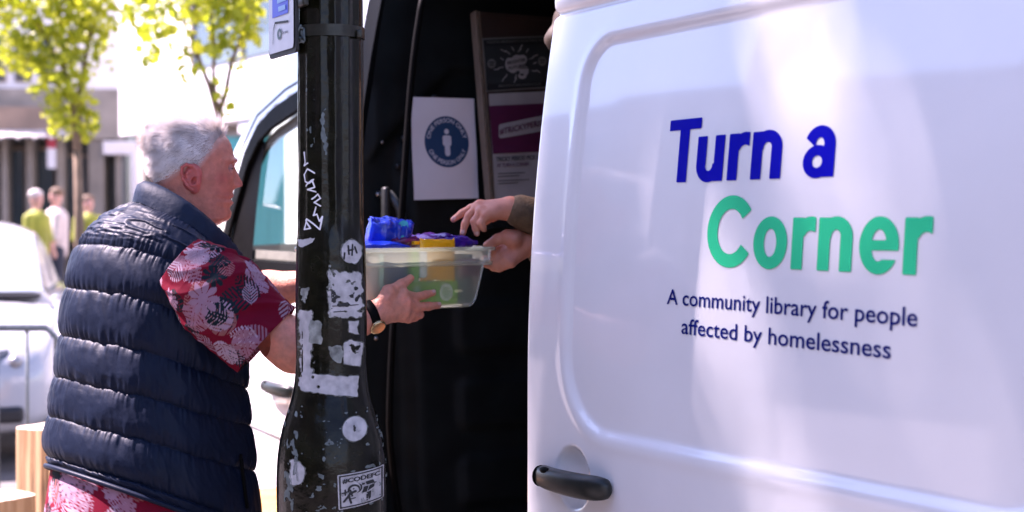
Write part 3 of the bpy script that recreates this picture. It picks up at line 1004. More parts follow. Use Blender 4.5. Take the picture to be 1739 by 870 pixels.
# printed marks on the round and torn stickers
S('sticker_print', lambda x, y: U(*[seg(x, y, a, b) - 1.5 for a, b in (((590, 418), (591, 432)), ((597, 416), (596, 434)), ((590, 426), (598, 424)), ((601, 420), (604, 430)), ((584, 430), (583, 440)))]), 576, 616, 408, 450, M_ink, .0016, .8)
S('sticker_print', lambda x, y: np.maximum(fbm(x / 7, y / 7, 31) * 10 + 1.6, rect(x, y, 562, 610, 484, 528)), 560, 612, 482, 530, M_ink, .0016)
S('sticker_print', lambda x, y: U(seg(x, y, (566, 530), (584, 529)) - .8, seg(x, y, (564, 520), (606, 519)) - .8), 560, 612, 514, 536, M_ink, .0018, .8)
# the framed sticker low on the bell: #CODEFC
Q = [(571, 803), (649, 796), (649, 852), (573, 862)]


def qmap(u, v):
    t = (lerp(Q[0][0], Q[1][0], u), lerp(Q[0][1], Q[1][1], u)); b = (lerp(Q[3][0], Q[2][0], u), lerp(Q[3][1], Q[2][1], u))
    return lerp(t[0], b[0], v), lerp(t[1], b[1], v)


def qsticker(name, v, f, m, off, parent):
    return mesh(name, [pole_pt(*qmap(x, y), off) for x, y in v], f[:] if True else f, m, parent)


v, f = fill2d(lambda x, y: rect(x, y, 0, 1, 0, 1, .03), -.02, 1.02, -.02, 1.02, .02)
stk = qsticker('framed_sticker', v, [q[::-1] for q in f], M_stk, .0009, post)
stk['label'] = 'rectangular white sticker reading #CODEFC with a black border'
v, f = fill2d(lambda x, y: np.maximum(rect(x, y, .03, .97, .03, .97), -rect(x, y, .065, .935, .07, .93)), 0, 1, 0, 1, .016)
qsticker('border', v, [q[::-1] for q in f], M_ink, .0015, stk)
tv, tf = text_verts('#CODEFC', 1.0, 0.03)
a = fit(tv, .10, .90, 0, 1)
for q_, (du, dv) in enumerate(((.003, 0), (.008, 0))): qsticker('lettering', [(p[0] - .005 + du, .27 + dv - p[1] * .145) for p in a], tf, M_ink, .0016 + .0002 * q_, stk)
P_ = poly
art = lambda x, y: U(
    np.maximum(ell(x, y, .33, .47, .13, .14), -ell(x, y, .34, .52, .10, .13)), ell(x, y, .33, .46, .02, .02),
    np.maximum(ell(x, y, .42, .46, .09, .13), -ell(x, y, .38, .45, .095, .13)),
    seg(x, y, (.09, .54), (.26, .50)) - .018, seg(x, y, (.15, .45), (.15, .60)) - .018, seg(x, y, (.26, .48), (.30, .66)) - .02,
    seg(x, y, (.12, .78), (.26, .58)) - .028, seg(x, y, (.22, .62), (.27, .86)) - .025, seg(x, y, (.26, .58), (.36, .54)) - .035, seg(x, y, (.25, .74), (.36, .73)) - .014,
    rect(x, y, .50, .57, .345, .40, .02), P_(x, y, [(.59, .335), (.74, .325), (.77, .41), (.62, .42)]) - .01, seg(x, y, (.77, .425), (.81, .425)) - .016,
    P_(x, y, [(.555, .47), (.64, .47), (.60, .62), (.51, .62)]) - .01, P_(x, y, [(.68, .47), (.77, .46), (.76, .53), (.64, .60)]) - .01,
    P_(x, y, [(.60, .66), (.70, .63), (.69, .83), (.65, .88), (.635, .69)]) - .004, rect(x, y, .595, .63, .70, .84, .01), ell(x, y, .61, .88, .02, .022))
v, f = fill2d(art, .07, .93, .30, .92, .011)
qsticker('artwork', v, [q[::-1] for q in f], M_ink, .0016, stk)

# ================================================================== plate sign strapped to the column
M_plate = mat('sign_white', (0.62, 0.60, 0.62), 0.35, var=0.05, scale=30)
M_dirty = mat('sign_dirt', (0.20, 0.24, 0.20), 0.7, var=0.35, scale=90, detail=8)
M_sblue = mat('sign_blue', (0.01, 0.03, 0.62), 0.4, var=0.05)
M_spale = mat('sign_pale_blue', (0.30, 0.50, 0.80), 0.5, var=0.1)
p0 = at(505, 88, 2.665)
sx, sz = 0.152, 0.26
sign = thing('plate_sign', (p0.x - sx / 2, p0.y, p0.z), 'small white street plate with a blue rectangle strapped to the column', 'sign')


def sp(u, v, off=0.0): return V(p0.x - sx * (1 - u), p0.y - off, p0.z + sz * v)


def srect(name, fn, x0, x1, y0, y1, m, off, h=.012):
    v, f = fill2d(fn, x0, x1, y0, y1, h)
    return mesh(name, [sp(x, y, off) for x, y in v], f, m, sign, False)


o = srect('plate_back', lambda x, y: rect(x, y, 0, 1, 0, 1, .06), -.02, 1.02, -.02, 1.02, M_ink, .002)
md = o.modifiers.new('t', 'SOLIDIFY'); md.thickness = 0.005; md.offset = -1
srect('plate_face', lambda x, y: rect(x, y, .045, .95, .032, .98, .05), 0, 1, 0, 1, M_plate, .0045)
srect('dirt_patch', lambda x, y: rect(x, y, .10, .88, .47, .93, .03) + .035 * fbm(x * 9, y * 9, 3), .02, .96, .4, 1, M_dirty, .0058)
srect('blue_panel', lambda x, y: rect(x, y, .20, .78, .285, .425), 0, 1, .2, .5, M_sblue, .0058)
srect('panel_print', lambda x, y: U(rect(x, y, .40, .74, .375, .405), rect(x, y, .44, .70, .315, .35)), .3, .8, .3, .42, M_spale, .0068, .01)
srect('logo_rule', lambda x, y: U(seg(x, y, (.30, .245), (.78, .225)) - .008, seg(x, y, (.30, .245), (.235, .20)) - .008, seg(x, y, (.235, .20), (.22, .10)) - .007), .1, .9, .05, .3, M_ink, .0058, .006)
srect('logo_mark', lambda x, y: np.abs(ell(x, y, .46, .155, .06, .03)) - .01, .3, .9, .05, .3, mat('logo_grey', (.15, .22, .20), .6), .0058, .006)
tv, tf = text_verts('Camden', 1.0, 0.0); a = fit(tv, .54, .78)
mesh('logo_lettering', [sp(p[0], .148 + (p[1] * .03), .0058) for p in a], tf, M_ink, sign, False)
MB().box(p0 + V(0.005, 0.006, 0.09), (0.05, 0.012, 0.02), bev=.003).build('bracket', M_strap, sign, True)
# ================================================================== ray helpers
def ray(px, py): return FWD + RGT * ((px - 869.5) / FPX) + UPV * ((435 - py) / FPX)


def hit(px, py, p, n):
    """where the sight line of a photo pixel meets a real plane"""
    r = ray(px, py); o = V(0, 0, EYE)
    return o + r * ((Vector(p) - o).dot(n) / r.dot(n))


# ================================================================== paper sign on the bulkhead
M_paper = mat('white_paper', (0.66, 0.66, 0.68), 0.75, var=0.03, scale=12)
M_pblue = mat('print_navy', (0.008, 0.045, 0.115), 0.7, var=0.08)
M_pgrey = mat('print_pale', (0.52, 0.55, 0.60), 0.7, var=0.05)
Nb = V(1, 0, LEAN).normalized()
Pb = V(XB + 0.052, 0, 1.55)
C4 = [hit(*q, Pb, Nb) for q in ((697, 165), (805, 168), (813, 337), (703, 340))]


def pap(u, v, off=0.0):
    p = (C4[0] * (1 - u) + C4[1] * u) * (1 - v) + (C4[3] * (1 - u) + C4[2] * u) * v
    return p + Nb * (off + 0.004 * math.sin(3.1 * u) * (0.4 + 0.6 * v) + 0.0015 * math.sin(9 * v + 3 * u))


n = 14
psign = mesh('paper_sign', [pap(i / n, j / n) for j in range(n + 1) for i in range(n + 1)],
             [(j * (n + 1) + i, (j + 1) * (n + 1) + i, (j + 1) * (n + 1) + i + 1, j * (n + 1) + i + 1) for j in range(n) for i in range(n)], M_paper,
             label='white paper sheet with a navy ONE PERSON ONLY roundel taped to the black bulkhead', cat='paper sign')
cu, cv, ru = 0.535, 0.435, 0.345
rv = ru * 0.21 / 0.297 * 1.04


def pr(x, y): return cu + x * ru, cv - y * rv


def pprint(name, v, f, m, off, parent=psign): return mesh(name, [pap(*pr(x, y), off) for x, y in v], f, m, parent, False)


v, f = fill2d(lambda x, y: np.hypot(x, y) - 1, -1.05, 1.05, -1.05, 1.05, .05)
rd = pprint('roundel', v, f, M_pblue, .0008)
def bend(v, R, bottom=False, sc=.2):
    a = np.array(v); mid = (a[:, 0].min() + a[:, 0].max()) / 2
    x = (a[:, 0] - mid) * sc; y = a[:, 1] * sc
    if not bottom:
        th = PI / 2 - x / R; r = R + y
    else:
        th = -PI / 2 + x / R; r = R - y
    return np.stack([r * np.cos(th), r * np.sin(th)], 1)


tv, tf = text_verts('ONE PERSON ONLY', 1.0, 0.014)
pprint('lettering', bend(tv, .76, sc=.238), tf, M_pgrey, .0016, rd)
pprint('lettering', bend(tv, .90, True, sc=.238), tf, M_pgrey, .0016, rd)
v, f = fill2d(lambda x, y: U(ell(x, y, 0, .40, .105, .105), rect(x, y, -.195, .195, -.16, .25, .09), rect(x, y, -.115, .115, -.56, .1, .10)), -.3, .3, -.7, .6, .03)
pprint('figure_symbol', v, f, M_pgrey, .0016, rd)

# ================================================================== poster board
M_frame = mat('pale_wood_edge', (0.15, 0.12, 0.085), 0.6, var=0.3, scale=30, streak=(8, 8, 0.6))
M_board = mat('board_brown', (0.030, 0.018, 0.014), 0.6, var=0.2)
M_po1 = mat('poster_charcoal', (0.018, 0.024, 0.024), 0.6, var=0.2)
M_pod = mat('poster_black', (0.006, 0.009, 0.010), 0.6, var=0.1)
M_pog = mat('poster_grey', (0.13, 0.14, 0.125), 0.7, var=0.12)
M_pow = mat('poster_white', (0.30, 0.30, 0.285), 0.75, var=0.1)
M_pop = mat('poster_plum', (0.075, 0.006, 0.040), 0.6, var=0.15)
BL = 0.175
Nd_ = V(1, 0, BL).normalized(); Pd = V(-3.715, 0, 1.55)
def bh(px, py, off=0.0): return hit(px, py, Pd, Nd_) + Nd_ * off
ya = bh(804, 20).y; yb = ya + 0.44
zt = bh(804, 20).z; zb = bh(832, 372).z
def bp(y, z, off=0.0): return V(Pd.x - BL * (z - 1.55), y, z) + Nd_ * off
board = thing('poster_board', tuple(bp((ya + yb) / 2, zb)), 'tall leaning display board with two posters beside the paper sign in the van', 'board')
def slab(name, y0, y1, z0, z1, o0, o1, m, parent):
    v = [bp(y, z, o) for o in (o0, o1) for z in (z0, z1) for y in (y0, y1)]
    return mesh(name, v, [(0, 2, 3, 1), (4, 5, 7, 6), (0, 1, 5, 4), (2, 6, 7, 3), (0, 4, 6, 2), (1, 3, 7, 5)], m, parent, False)
slab('backing', ya + .004, yb, zb, zt - .01, -.02, 0, M_board, board)
for a, b, o in ((0, .007, .012), (.013, .018, .006)):
    slab('frame_edge', ya + a, ya + b, zb - .004, zt, -.022, o, M_frame, board)
slab('frame_edge', yb, yb + .012, zb - .004, zt, -.022, .012, M_frame, board)
slab('frame_edge', ya + .007, yb, zt - .012, zt, -.022, .004, M_board, board)
slab('shelf_ledge', ya - .01, yb + .02, zb - .03, zb - .006, -.12, .03, M_bulk, board)
def bquad(name, q, m, off, parent):
    n = 6
    c = [bh(*p) for p in q]
    vs = []
    for j in range(n + 1):
        for i in range(n + 1):
            u, w = i / n, j / n
            p = (c[0] * (1 - u) + c[1] * u) * (1 - w) + (c[3] * (1 - u) + c[2] * u) * w
            vs.append(p + Nd_ * (off + .0012 * math.sin(7 * u + 5 * w)))
    return mesh(name, vs, [(j * (n + 1) + i, (j + 1) * (n + 1) + i, (j + 1) * (n + 1) + i + 1, j * (n + 1) + i + 1) for j in range(n) for i in range(n)], m, parent, False)
def bshape(name, fn, x0, x1, y0, y1, m, off, parent, h=.9):
    v, f = fill2d(fn, x0, x1, y0, y1, h)
    return mesh(name, [bh(x, y, off) for x, y in v], [q[::-1] for q in f], m, parent, False)
def btext(name, s, x0, x1, y0, y1, hgt, m, off, parent, bold=.01):
    tv, tf = text_verts(s, 1.0, bold); a = fit(tv, 0, 1)
    return mesh(name, [bh(lerp(x0, x1, p[0]), lerp(y0, y1, p[0]) - p[1] * hgt, off) for p in a], tf, m, parent, False)
p1 = bquad('poster', [(816, 66), (958, 60), (958, 149), (825, 157)], M_pog, .004, board)
p1['label'] = 'dark BRIGHTER FUTURES poster with a raised fist'
bquad('print_field', [(819, 69), (958, 63), (958, 146), (826, 155)], M_pod, .0065, p1)
bquad('print_field', [(821, 80), (958, 74), (958, 138), (826, 144)], M_po1, .0085, p1)
btext('lettering', "YOUNG MIGRANTS FIGHTING FOR CHANGE", 823, 952, 76, 71, 6.5, M_pog, .011, p1)
btext('lettering', "BRIGHTERFUTURESLONDON.CO.UK", 844, 916, 150, 146, 6, M_pog, .011, p1)
fist = lambda x, y: U(ell(x, y, 866, 112, 11, 12), ell(x, y, 875, 103, 9, 8), ell(x, y, 884, 103, 8, 8), ell(x, y, 861, 110, 6, 10), rect(x, y, 860, 890, 100, 122, 5), ell(x, y, 887, 122, 8, 9), ell(x, y, 884, 131, 7, 5), ell(x, y, 868, 118, 8, 8))
bshape('fist_print', fist, 850, 900, 90, 140, M_pow, .011, p1)
for fn_ in (lambda x, y: seg(x, y, (878, 118), (892, 118)) - .6, lambda x, y: ell(x, y, 883, 129, 3, 2)): bshape('fist_outline', fn_, 850, 900, 90, 140, M_pod, .013, p1, .6)
btext('lettering', "BRIGHTER", 858, 889, 112, 106, 7.5, M_pod, .0135, p1, .03)
btext('lettering', "FUTURES", 860, 890, 121, 115, 7, M_pod, .0135, p1, .03)
for b in ([(848, 86), (855, 90), (856, 88), (863, 94)], [(884, 78), (880, 85), (882, 85), (877, 90)], [(910, 95), (902, 98), (903, 100), (896, 102)], [(836, 120), (843, 120), (844, 117), (852, 116)], [(858, 128), (856, 133), (854, 133), (850, 140)], [(874, 129), (872, 135), (874, 135), (870, 142)], [(900, 122), (907, 123), (908, 121), (914, 125)], [(866, 82), (870, 88)], [(894, 85), (891, 91)], [(847, 100), (852, 104)], [(908, 108), (903, 110)]):
    bshape('lightning_print', lambda x, y: U(*[seg(x, y, a, c) - .8 for a, c in zip(b, b[1:])]), 830, 920, 74, 146, M_pow, .011, p1, .9)
for cx, cy in ((832, 110), (918, 106)):
    bshape('badge_print', lambda x, y: ell(x, y, cx, cy, 7.3, 8), cx - 9, cx + 9, cy - 10, cy + 10, M_pog, .011, p1)
    bshape('badge_mark', lambda x, y: U(rect(x, y, cx - 5, cx + 4, cy - 3, cy - .5), rect(x, y, cx - 4, cx + 3, cy + 1.5, cy + 3.5)), cx - 9, cx + 9, cy - 10, cy + 10, M_po1, .013, p1, .7)
p2 = bquad('poster', [(829, 160), (958, 154), (958, 372), (842, 372)], M_pow, .003, board)
p2['label'] = 'white and plum #TRICKYPERIOD poster under the fist poster'
bquad('print_field', [(829, 181), (958, 175), (955, 257), (836, 262)], M_pop, .0055, p2)
bshape('banner_print', lambda x, y: poly(x, y, [(849, 216), (930, 199), (930, 218), (849, 232)]) - 4, 838, 936, 190, 240, M_pow, .0075, p2)
btext('lettering', '#TRICKYPERIOD', 846, 931, 230, 212, 14, M_pop, .010, p2, .02)
btext('lettering', 'TRICKY PERIOD PICK UP', 841, 918, 275, 271, 10, M_pod, .0065, p2, .025)
btext('lettering', 'AT TURN A CORNER -', 842, 900, 285, 282, 8.5, M_pop, .0065, p2, .02)
for y, x1 in ((296, 890), (301, 880), (308, 897), (313, 878)):
    bshape('print_line', lambda x, yy: seg(x, yy, (844, y), (x1, y - 2)) - .6, 840, 900, y - 5, y + 4, M_po1, .0065, p2, .7)

# ================================================================== clear storage box and what is in it
BD = V(-0.23, 0.973, 0).normalized(); BN = V(BD.y, -BD.x, 0)       # along the box, towards the camera
bc = at(731, 480, 3.235); BC = V(bc.x, bc.y, 0) - BN * 0.125       # middle of the box
BL_, BW, Z0, ZL, ZR = 0.355, 0.25, 1.350, 1.452, 1.487
def bx(l, w, z): return BC + BD * l + BN * w + V(0, 0, z)
M_box = bpy.data.materials.new('clear_polypropylene'); M_box.use_nodes = True
nt = M_box.node_tree; nt.nodes.clear()
out = nd(nt, 'ShaderNodeOutputMaterial'); tr = nd(nt, 'ShaderNodeBsdfTransparent'); tr.inputs[0].default_value = (.96, .98, .96, 1)
tl = nd(nt, 'ShaderNodeBsdfTranslucent'); tl.inputs[0].default_value = (.82, .86, .62, 1)
df = nd(nt, 'ShaderNodeBsdfDiffuse'); df.inputs[0].default_value = (.74, .78, .60, 1)
gl = nd(nt, 'ShaderNodeBsdfGlossy'); gl.inputs['Roughness'].default_value = .25
m1 = nd(nt, 'ShaderNodeMixShader'); m1.inputs[0].default_value = .5
m2 = nd(nt, 'ShaderNodeMixShader'); m2.inputs[0].default_value = .33
m3 = nd(nt, 'ShaderNodeMixShader'); fr = schlick(nt, .03)
nt.links.new(tl.outputs[0], m1.inputs[1]); nt.links.new(df.outputs[0], m1.inputs[2])
nt.links.new(tr.outputs[0], m2.inputs[1]); nt.links.new(m1.outputs[0], m2.inputs[2])
nt.links.new(fr.outputs[0], m3.inputs[0]); nt.links.new(m2.outputs[0], m3.inputs[1]); nt.links.new(gl.outputs[0], m3.inputs[2])
nt.links.new(m3.outputs[0], out.inputs[0])
sbox = thing('storage_box', tuple(bx(0, 0, Z0)), 'clear plastic storage box full of packets handed between the two people', 'box')
def rr_ring(l, w, z, r, n=6):
    pts = []
    for sx_, sy_, a0 in ((1, 1, 0), (-1, 1, PI / 2), (-1, -1, PI), (1, -1, 3 * PI / 2)):
        for k in range(n + 1):
            a = a0 + PI / 2 * k / n
            pts.append(bx(sx_ * (l / 2 - r) + r * math.cos(a), sy_ * (w / 2 - r) + r * math.sin(a), z))
    return pts
prof = [(-.030, Z0, .025), (-.022, Z0 + .004, .03), (-.016, Z0 + .02, .03), (-.004, ZL - .008, .03), (-.002, ZL, .03), (.006, ZL + .002, .03), (.008, ZR - .004, .03)]
b = MB().loft([rr_ring(BL_ + 2 * e, BW + 2 * e, z, r) for e, z, r in prof], False)
k = len(rr_ring(1, 1, 0, .1)); b.f.append(tuple(range(k)))
o = b.build('tub', M_box, sbox, True)
MB().loft([rr_ring(BL_ + 2 * e, BW + 2 * e, z, .032) for e, z in ((.008, ZR - .006), (.016, ZR - .008), (.016, ZR), (.009, ZR + .001), (.006, ZR - .004))], False).build('rim', M_box, sbox, True)
MB().loft([rr_ring(BL_ + 2 * e, BW + 2 * e, z, .032) for e, z in ((-.001, ZL - .002), (.010, ZL - .006), (.011, ZL + .003), (.004, ZL + .005))], False).build('ledge', M_box, sbox, True)


def pouch(name, c, u, v, w, su, sv, sw, m, label, cat, seed=0, crumple=.12, flat=2.6, group=None):
    """a soft sealed packet: u, v across its face, w through its thickness"""
    n, mm = 40, 28
    vs = []; 
    for j in range(mm + 1):
        for side_ in (1, -1):
            pass
    rings = []
    for i in range(n + 1):
        t = -1 + 2 * i / n
        th = max(0.02, (1 - abs(t)**flat))**0.55
        crimp = 1.0 + 0.05 * (abs(t) > .92)
        ring = []
        for q in range(mm):
            a = 2 * PI * q / mm
            ca, sa = math.cos(a), math.sin(a)
            x = math.copysign(abs(ca)**.5, ca) * sv * crimp
            y = math.copysign(abs(sa)**.8, sa) * sw * th
            p = Vector(c) + u * (t * su) + v * x + w * y
            nn = fbm(np.array([t * 2.5 + seed]), np.array([ca * 2.5]), sa * 2.5 + seed * 3, 4)[0]
            n2 = abs(vnoise(t * 6 + seed, ca * 5 + seed, sa * 5))
            ring.append(p + (v * ca + w * sa) * float(nn) * crumple * min(su, sv) + w * float(n2) * math.copysign(1, sa) * crumple * .35 * sw * 2)
        rings.append(ring)
    return MB().loft(rings).build(name, m, None, True, label=label, cat=cat, group=group)


def foil(name, c1, c2, scale=9, rough=.28):
    m = mat(name, c1, rough, col2=c2, scale=scale, coat=.3, bump=.25, bscale=55)
    return m


UP = V(0, 0, 1)
tilt = (UP * .94 + BN * .25).normalized(); tw = BD.cross(tilt) * -1
pk = at(662, 396, 3.27)
pouch('blue_packet', pk, (BD * .98 + UP * -.08).normalized(), tilt, tw, .056, .030, .034, foil('packet_blue', (.002, .005, .26), (.008, .05, .46), 30), 'shiny crumpled blue packet with cyan patches lying on top of the box contents', 'packet', 3, .42)
M_cy = mat('packet_cyan', (.05, .42, .55), .35, var=.3, scale=40)
for (px_, py_, rx_, ry_, sd_) in ((640, 384, 7, 11, 1), (684, 384, 8, 9, 2), (682, 402, 5, 6, 5)):
    v, f = fill2d(lambda x, y: ell(x, y, px_, py_, rx_, ry_) + 4 * fbm(x / 6, y / 6, sd_), px_ - 14, px_ + 14, py_ - 16, py_ + 16, 1.2)
    mesh('print_patch', [at(float(x), float(y), float(3.229 + .0009 * abs(x - 662))) for x, y in v], [q[::-1] for q in f], M_cy, bpy.data.objects['blue_packet'])
pouch('blue_packet', bx(-.115, .05, 1.490), BD, BN, UP, .075, .055, .011, foil('packet_blue_flat', (.003, .010, .34), (.01, .05, .45), 12), 'flat blue packet under the shiny blue packet at the box rim', 'packet', 8, .10)
pouch('purple_packet', bx(-.02, .02, 1.500), BD, BN, UP, .045, .06, .013, foil('packet_purple', (.10, .004, .07), (.20, .02, .11), 10), 'crumpled purple packet behind the yellow pouch in the box', 'packet', 5, .2)
pouch('purple_packet', bx(.105, .01, 1.497), BD, BN, UP, .055, .06, .014, foil('packet_violet', (.020, .004, .15), (.12, .02, .17), 24), 'crumpled violet packet at the end of the box near the reaching hands', 'packet', 11, .36)
pouch('blue_packet', bx(.112, .070, 1.496), BD, BN, UP, .045, .028, .012, foil('packet_indigo', (.004, .008, .22), (.07, .012, .20), 26), 'small indigo packet in front of the violet packet in the box', 'packet', 14, .36)
M_carton = mat('dark_blue_carton', (.012, .035, .11), .5, var=.2)
def bbox_thing(name, l0, l1, w0, w1, z0, z1, m, label, cat, rz=0, bev=.003):
    c = bx((l0 + l1) / 2, (w0 + w1) / 2, (z0 + z1) / 2)
    rot = Matrix.Rotation(math.atan2(BD.y, BD.x) + rz, 3, 'Z')
    return MB().box(c, (l1 - l0, w1 - w0, z1 - z0), rot, bev).build(name, m, None, False, label=label, cat=cat)
o = bbox_thing('carton', -.100, -.040, .035, .096, 1.357, 1.492, M_carton, 'dark blue carton standing upright in the clear box', 'carton')
o = bbox_thing('carton', -.052, .104, .066, .094, 1.358, 1.412, mat('green_carton', (.16, .42, .012), .5, var=.15), 'green carton with a round white label lying low in the box', 'carton')
v, f = fill2d(lambda x, y: ell(x, y, .068, 1.386, .019, .020), .04, .10, 1.36, 1.41, .003)
lab = mesh('round_label', [bx(x, .0955, y) for x, y in v], f, mat('label_cream', (.62, .70, .50), .6), o, False)
v, f = fill2d(lambda x, y: np.maximum(ell(x, y, .068, 1.386, .013, .013), np.sin(y * 900) * .01), .04, .10, 1.36, 1.41, .0015)
mesh('label_print', [bx(x, .0965, y) for x, y in v], f, mat('label_green_print', (.20, .40, .10), .6), lab, False)
v, f = fill2d(lambda x, y: rect(x, y, -.025, -.004, 1.386, 1.402, .003), -.05, .02, 1.37, 1.41, .003)
mesh('print_patch', [bx(x, .0955, y) for x, y in v], f, mat('label_pale_green', (.30, .45, .22), .6), o, False)
pouch('yellow_pouch', bx(.040, .099, 1.459), BD, UP, BN, .049, .046, .008, foil('pouch_yellow', (.85, .36, .001), (.90, .45, .002), 6, .45), 'bright yellow pouch tucked against the front wall of the box', 'pouch', 21, .10)
MB().box(bx(.012, .085, 1.497), (.06, .012, .008), Matrix.Rotation(math.atan2(BD.y, BD.x), 3, 'Z'), .002).build('pouch_flap', bpy.data.materials['pouch_yellow'], bpy.data.objects['yellow_pouch'], False)
bbox_thing('card_sleeve', -.148, -.118, .04, .094, 1.358, 1.470, mat('beige_card', (.50, .44, .36), .7), 'beige card sleeve at the near end of the clear box', 'card')
bbox_thing('card_sleeve', -.116, -.103, .05, .095, 1.358, 1.475, mat('mint_card', (.36, .60, .46), .6), 'pale mint card between the beige card and the blue carton', 'card')
bbox_thing('carton', -.036, -.018, .07, .108, 1.414, 1.482, mat('green_pack', (.10, .36, .02), .5), 'narrow green pack next to the blue carton in the box', 'carton')
bbox_thing('card_sleeve', -.015, .004, .085, .11, 1.42, 1.48, mat('white_card', (.62, .66, .58), .6), 'narrow white card beside the yellow pouch in the box', 'card')
bbox_thing('carton', .110, .148, .05, .094, 1.357, 1.470, mat('teal_carton', (.045, .085, .095), .5, var=.3), 'dark teal carton at the far end of the clear box', 'carton')
pouch('red_packet', bx(.128, .104, 1.440), BD, UP, BN, .030, .020, .010, foil('packet_maroon', (.17, .012, .03), (.10, .03, .10), 12), 'small maroon packet above the teal carton in the box', 'packet', 31, .15)
# ================================================================== the man in the quilted gilet
M_skin = mat('skin', (0.50, 0.270, 0.215), 0.48, col2=(0.60, 0.345, 0.285), scale=38, bump=0.12, bscale=260, sss=0.25, spec=0.4)
M_face = mat('face_skin', (0.50, 0.27, 0.215), 0.5, var=.14, scale=70, bump=0.22, bscale=170, sss=0.25, spec=0.4, attr='print')
M_gilet = mat('navy_nylon', (0.0045, 0.0092, 0.024), 0.48, var=0.12, scale=18, bump=0.05, bscale=140, spec=0.15)
M_gilet_in = mat('navy_collar', (0.008, 0.016, 0.036), 0.6, var=0.15, scale=25, bump=0.15, bscale=90, spec=.2)
M_shirt = mat('printed_shirt', (0.3, 0.02, 0.03), 0.75, attr='print', var=0.06, scale=60, bump=0.12, bscale=700, spec=.15)
M_trouser = mat('dark_trousers', (0.03, 0.035, 0.05), 0.8, var=0.2, scale=40, bump=.2, bscale=300)
M_shoe = mat('brown_shoe', (0.06, 0.035, 0.02), 0.5)
M_hair = mat('white_hair', (0.64, 0.58, 0.55), 0.55, col2=(0.86, 0.80, 0.76), scale=42, spec=0.3)
M_hairb = mat('grey_hair_roots', (0.30, 0.25, 0.23), 0.7, col2=(0.46, 0.40, 0.37), scale=90, bump=.25, bscale=220, streak=(1, 1, .4))
M_eye = mat('eyeball', (0.34, 0.29, 0.27), 0.2, var=.05, coat=.3)
M_iris = mat('iris', (0.03, 0.04, 0.05), 0.1, var=.2, coat=1)
M_lip = mat('mouth_dark', (0.10, 0.02, 0.02), 0.6)
M_gold = mat('watch_gold', (0.55, 0.42, 0.22), 0.25, metal=.9, var=.1)

DM = 3.28
tor = at(256, 690, DM)
MF = V(-0.427, 0.904, 0); MR = V(0.904, 0.427, 0)
man = thing('person', (tor.x, tor.y, 0), 'white haired man in navy quilted gilet and red leaf print shirt passing a box', 'person')
uI = RGT  # image right
# ---- gilet : rings fitted between its left and right outline
ROWS = [  # (left x, y), (right x, y), width ratio a, depth ratio b
    ((84, 806), (449, 915), .255, .205),
    ((73, 764), (443, 860), .258, .208),
    ((77, 712), (437, 796), .260, .205),
    ((86, 648), (431, 724), .255, .200),
    ((96, 575), (425, 655), .250, .192),
    ((103, 503), (427, 596), .246, .180),
    ((119, 440), (430, 542), .245, .170),
    ((146, 400), (428, 500), .235, .158),
    ((182, 369), (415, 462), .215, .140),
    ((212, 354), (406, 450), .170, .118),
    ((238, 340), (398, 440), .118, .102),
    ((249, 335), (392, 438), .096, .094)]
rows = []
for (l, r_, a, b) in ROWS:
    w = at((l[0] + r_[0]) / 2, (l[1] + r_[1]) / 2, DM)
    half = (r_[0] - l[0]) / 2 * DM / FPX
    dz = -(r_[1] - l[1]) * DM / FPX
    h0 = math.sqrt((a * MR.dot(uI))**2 + (b * MF.dot(uI))**2); s = half / h0
    a *= s; b *= s
    gR = (-0.10, -.10, -.10, -.10, -.10, -.10, -.10, -.12, -.16, -.22, -.32, -.36)[len(rows)]
    dR = 2 * a * a * MR.dot(uI) / half; dF = 2 * b * b * MF.dot(uI) / half
    gF = (dz - gR * dR) / dF
    rows.append((w, a, b, gR, gF))
rows = np.array([(w.x, w.y, w.z, a, b, gR, gF) for w, a, b, gR, gF in rows])
zr = np.cumsum(np.concatenate([[0], np.abs(np.diff(rows[:, 2]))])); zr /= zr[-1]
RS = [spline(zr, rows[:, k]) for k in range(7)]


def torso(s, th, off=0.0):
    cx, cy, cz, a, b, gR, gF = [q(s) for q in RS]
    e = 0.86
    ca, sa = np.cos(th), np.sin(th)
    r = np.sign(ca) * np.abs(ca)**e * (a + off); f = np.sign(sa) * np.abs(sa)**e * (b + off)
    return np.stack([cx + MR.x * r + MF.x * f, cy + MR.y * r + MF.y * f, cz + gR * r + gF * f], -1)


# seams across the gilet, as fractions of the torso's length
seam_y = [806, 782, 709, 641, 574, 500, 434]
left_y = np.array([r[0][1] for r in ROWS], float)
SEAM = sorted([float(np.interp(-y, -left_y, zr)) for y in seam_y] + [.99])
ns, nt_ = 420, 460
sv = np.linspace(0, 1, ns); tv_ = np.linspace(0, 2 * PI, nt_, endpoint=False)
SG, TG = np.meshgrid(sv, tv_, indexing='ij')
SGs = SG + 0.006 * np.sin(TG * 3 + 1) + 0.004 * vnoise(TG * 6, SG * 3)
seam = np.array(SEAM)
i = np.clip(np.searchsorted(seam, SGs) - 1, 0, len(seam) - 2)
w = seam[i + 1] - seam[i]; t = np.clip((SGs - seam[i]) / w, 0, 1)
puff = np.power(np.clip(4 * t * (1 - t), 0, 1), 0.5) * (1 - .18 * (t - .5))
amp = np.interp(SG, [0, .05, .7, .85, 1], [.007, .011, .011, .009, .003]) * (1 + .25 * vnoise(TG * 4, i * 3.7))
disp = amp * puff
